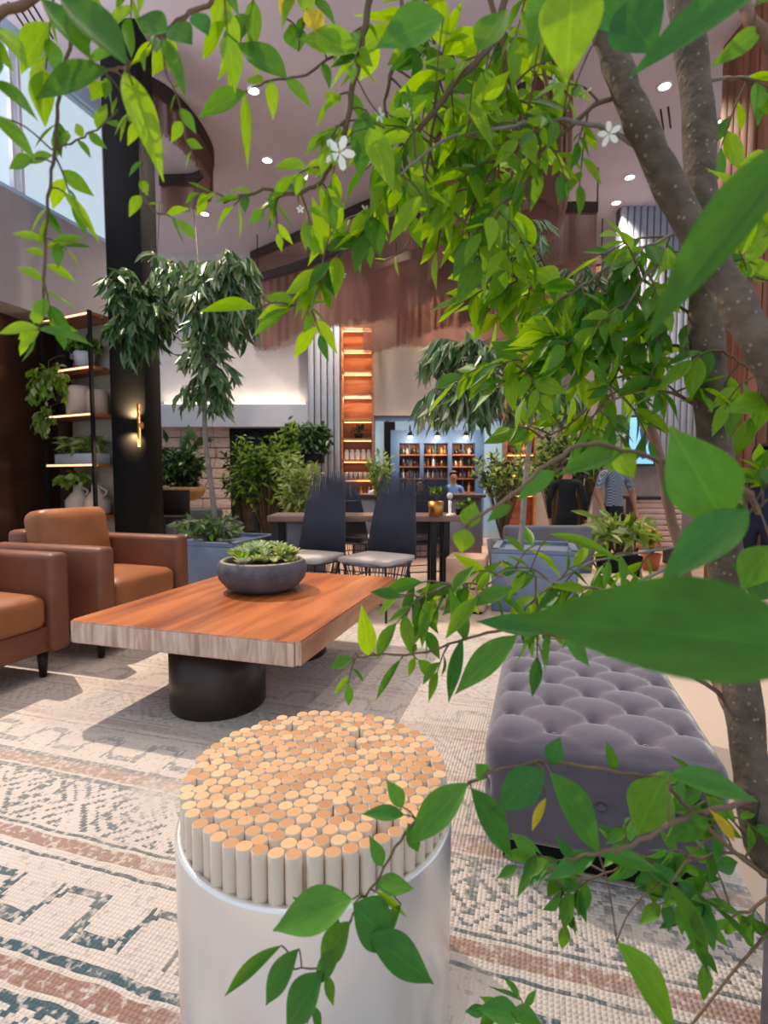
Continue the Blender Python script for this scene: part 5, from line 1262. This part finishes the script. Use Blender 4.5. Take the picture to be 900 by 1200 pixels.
def XL(b, t, w, d, mat, d2=None, up=.5, tpl='big', tilt=0):
    B = W(b[0], b[1], d); T = W(t[0], t[1], d2 or d); v = T-B; view = (Vector((0, 0, HC)) - (B+T)*.5).normalized()
    fo.leaf(B, v, v.length, w*d/F*1.1, view*(1-up*.5) + Vector((tilt, 0, up)), tpl, mat)
    dist, i, j = nearest(B); q = PATHS[i][j]
    if .003 < dist < .16: petm.tube(smooth_path([q, q.lerp(B, .5) + Vector((0, 0, dist*.12)), B], 3), .0010*max(.5, d/.6), 5)
    elif dist >= .16 and -20 < b[0] < 915: print('far leaf', b, round(dist, 3))
Y_, M2, D_ = lm_bright, lm_midgreen, lm_deep
for args in [
    ((960, 762), (606, 716), 112, .25, M2, .26, .3), ((955, 150), (750, 390), 54, .32, M2, .34, .5), ((672, -25), (664, 90), 62, .45, Y_), ((892, -12), (740, 76), 36, .45, D_),
    ((725, 5), (770, 60), 60, .5, D_), ((690, -10), (735, 40), 40, .5, D_), ((650, -20), (620, 60), 34, .5, M2),
    ((146, 84), (192, 206), 30, .48, Y_), ((148, 76), (62, -24), 38, .45, M2), ((106, 70), (44, -14), 26, .45, M2), ((128, 82), (36, 110), 28, .5, M2),
    ((-6, 94), (43, 136), 18, .5, M2), ((-6, 135), (43, 187), 19, .5, M2), ((40, 186), (8, 196), 16, .55, M2), ((62, 182), (30, 190), 12, .55, M2),
    ((288, 108), (231, 134), 22, .6, M2), ((287, 110), (290, 195), 11, .6, Y_), ((336, 92), (274, 44), 28, .6, M2), ((318, 94), (320, 139), 13, .6, Y_), ((336, 92), (365, 125), 15, .6, M2), ((350, 60), (340, 25), 24, .6, M2),
    ((196, 38), (158, 18), 32, .5, M2), ((200, 30), (225, 50), 32, .5, M2), ((192, 45), (218, 112), 16, .5, M2), ((228, 15), (244, 40), 22, .5, D_),
    ((300, 362), (237, 359), 15, .68, Y_, .6), ((345, 358), (300, 372), 16, .7, Y_), ((345, 358), (383, 351), 11, .7, Y_), ((345, 358), (310, 345), 18, .7, Y_), ((338, 362), (295, 392), 13, .7, M2),
    ((75, 225), (117, 282), 12, .55, Y_), ((54, 285), (12, 270), 10, .55, Y_), ((54, 290), (94, 282), 11, .55, Y_), ((52, 300), (28, 290), 10, .55, Y_), ((54, 310), (90, 330), 12, .55, Y_), ((50, 330), (20, 310), 12, .55, Y_),
    ((46, 385), (-5, 388), 15, .5, Y_), ((46, 385), (104, 400), 15, .5, M2), ((46, 388), (20, 408), 12, .5, Y_), ((46, 380), (38, 362), 12, .5, Y_),
    ((520, 20), (440, 50), 42, .5, D_), ((420, 60), (350, 40), 30, .58, Y_), ((432, 150), (462, 222), 28, .55, Y_), ((450, 150), (408, 190), 22, .6, Y_), ((545, 110), (580, 175), 16, .6, Y_), ((495, 230), (455, 283), 18, .62, Y_),
    ((430, 130), (420, 210), 26, .6, M2), ((560, 60), (595, 5), 34, .55, Y_), ((330, 20), (345, -20), 16, .6, lm_yellow), ((360, 10), (378, 42), 22, .58, lm_yellow), ((372, 35), (400, 65), 26, .58, Y_),
    ((848, 612), (788, 500), 72, .42, D_, .42, .3), ((876, 598), (773, 678), 46, .40, D_, .38, .4), ((780, 548), (816, 600), 40, .46, M2), ((730, 530), (655, 552), 25, .48, M2), ((720, 525), (745, 560), 30, .48, Y_), ((650, 552), (605, 585), 22, .5, D_),
    ((645, 626), (742, 660), 16, .62, Y_), ((548, 618), (556, 588), 23, .5, Y_), ((546, 620), (540, 648), 24, .5, Y_), ((600, 592), (570, 610), 14, .5, M2),
    ((606, 745), (530, 812), 30, .6, D_), ((542, 748), (524, 826), 15, .62, D_), ((546, 750), (528, 690), 18, .63, M2), ((500, 702), (494, 762), 12, .64, M2), ((432, 768), (425, 712), 20, .63, Y_, .6), ((412, 772), (386, 782), 16, .6, M2), ((470, 772), (438, 822), 8, .63, M2),
    ((560, 700), (520, 748), 18, .6, Y_), ((530, 690), (556, 662), 14, .62, M2), ((660, 744), (694, 782), 20, .62, D_), ((640, 742), (560, 725), 24, .55, D_), ((470, 700), (434, 692), 14, .63, M2), ((600, 690), (545, 710), 18, .6, M2),
    ((645, 906), (713, 1008), 40, .52, D_), ((638, 903), (580, 950), 40, .53, D_), ((552, 924), (606, 1010), 34, .54, D_), ((548, 918), (474, 992), 36, .54, D_), ((778, 912), (744, 980), 50, .52, M2), ((784, 908), (896, 936), 34, .5, D_), ((645, 895), (656, 864), 22, .54, D_), ((570, 912), (558, 895), 20, .55, D_), ((720, 902), (712, 870), 12, .55, M2),
    ((640, 935), (622, 975), 9, .52, lm_yellow), ((860, 985), (835, 950), 12, .5, lm_yellow), ((700, 1000), (640, 1030), 20, .48, D_), ((700, 1000), (780, 1020), 22, .5, D_), ((830, 960), (780, 985), 26, .5, M2),
    ((786, 1036), (840, 1152), 28, .54, M2), ((723, 1104), (806, 1222), 42, .5, M2), ((610, 1190), (560, 1180), 26, .58, D_), ((600, 1185), (640, 1205), 24, .58, D_),
    ((413, 1054), (316, 1088), 46, .53, D_), ((414, 1060), (468, 1112), 52, .53, D_), ((432, 1096), (513, 1152), 42, .52, D_), ((330, 1108), (257, 1168), 15, .53, M2), ((350, 1112), (306, 1182), 26, .53, D_), ((378, 1140), (330, 1210), 38, .52, D_), ((410, 1080), (372, 1140), 30, .52, M2), ((400, 1110), (365, 1158), 20, .52, D_),
    ((472, 946), (454, 914), 18, .55, D_), ((474, 955), (424, 952), 17, .55, D_), ((478, 965), (492, 1000), 20, .55, D_), ((448, 1015), (434, 980), 16, .55, D_), ((440, 1036), (486, 1040), 24, .55, D_), ((440, 1045), (480, 1075), 10, .55, Y_), ((400, 1090), (345, 1050), 22, .54, D_), ((470, 1060), (440, 1110), 16, .55, D_),
    ((905, 640), (868, 690), 40, .5, M2), ((905, 700), (862, 660), 34, .55, M2), ((905, 470), (850, 480), 30, .55, Y_), ((905, 185), (868, 190), 20, .6, Y_), ((905, 250), (860, 300), 24, .6, Y_), ((900, 330), (872, 300), 20, .6, Y_), ((905, 230), (845, 225), 14, .6, Y_)]:
    XL(*args)
petm.build('petioles', m_twig, FT)['kind'] = 'stuff'
# flowers
def flower(px, py, d, size, tilt=0):
    c = W(px, py, d); r = size*d/F/2; n = (Vector((0, 0, HC)) - c).normalized() + Vector((tilt, 0, .25)); n.normalize()
    x = n.orthogonal().normalized(); y = n.cross(x); a0 = R()*6
    fl_ = bpy.data.objects.new('flower', None); C.objects.link(fl_); fl_.parent = FT; fl_.location = c - FT.location
    for k in range(5):
        a = a0 + k*2*PI/5; dv = x*math.cos(a) + y*math.sin(a); sd = n.cross(dv)
        pts = [c, c + dv*r*.45 + sd*r*.24 + n*r*.05, c + dv*r*.85 + sd*r*.2, c + dv*r, c + dv*r*.85 - sd*r*.2, c + dv*r*.45 - sd*r*.24 + n*r*.05]
        m = MB(); m.add(pts, [[0, 1, 2, 3, 4, 5]], 0, True); m.build('petal', m_white, fl_)
    MB().lathe([(0, 0), (r*.12, 0), (r*.1, r*.2), (0, r*.22)], c, 8).build('stamen', m_yellowc, fl_)
    dist, i, j = nearest(c); q = PATHS[i][j]
    MB().tube(smooth_path([q, q.lerp(c, .5) + Vector((0, 0, -.004)), c], 3), .0008, 5).build('flower_stalk', m_twig, fl_)
for f in [(398, 179, .58, 36), (714, 157, .6, 26), (445, 135, .64, 16, .8), (485, 95, .66, 16, .8), (477, 128, .66, 14, .8), (428, 247, .66, 14, .9), (650, 95, .7, 14), (402, 322, .7, 8), (174, 135, .52, 12, .6), (352, 245, .6, 9), (620, 80, .7, 12), (575, 205, .7, 10)]: flower(*f)
fo.finish(300)
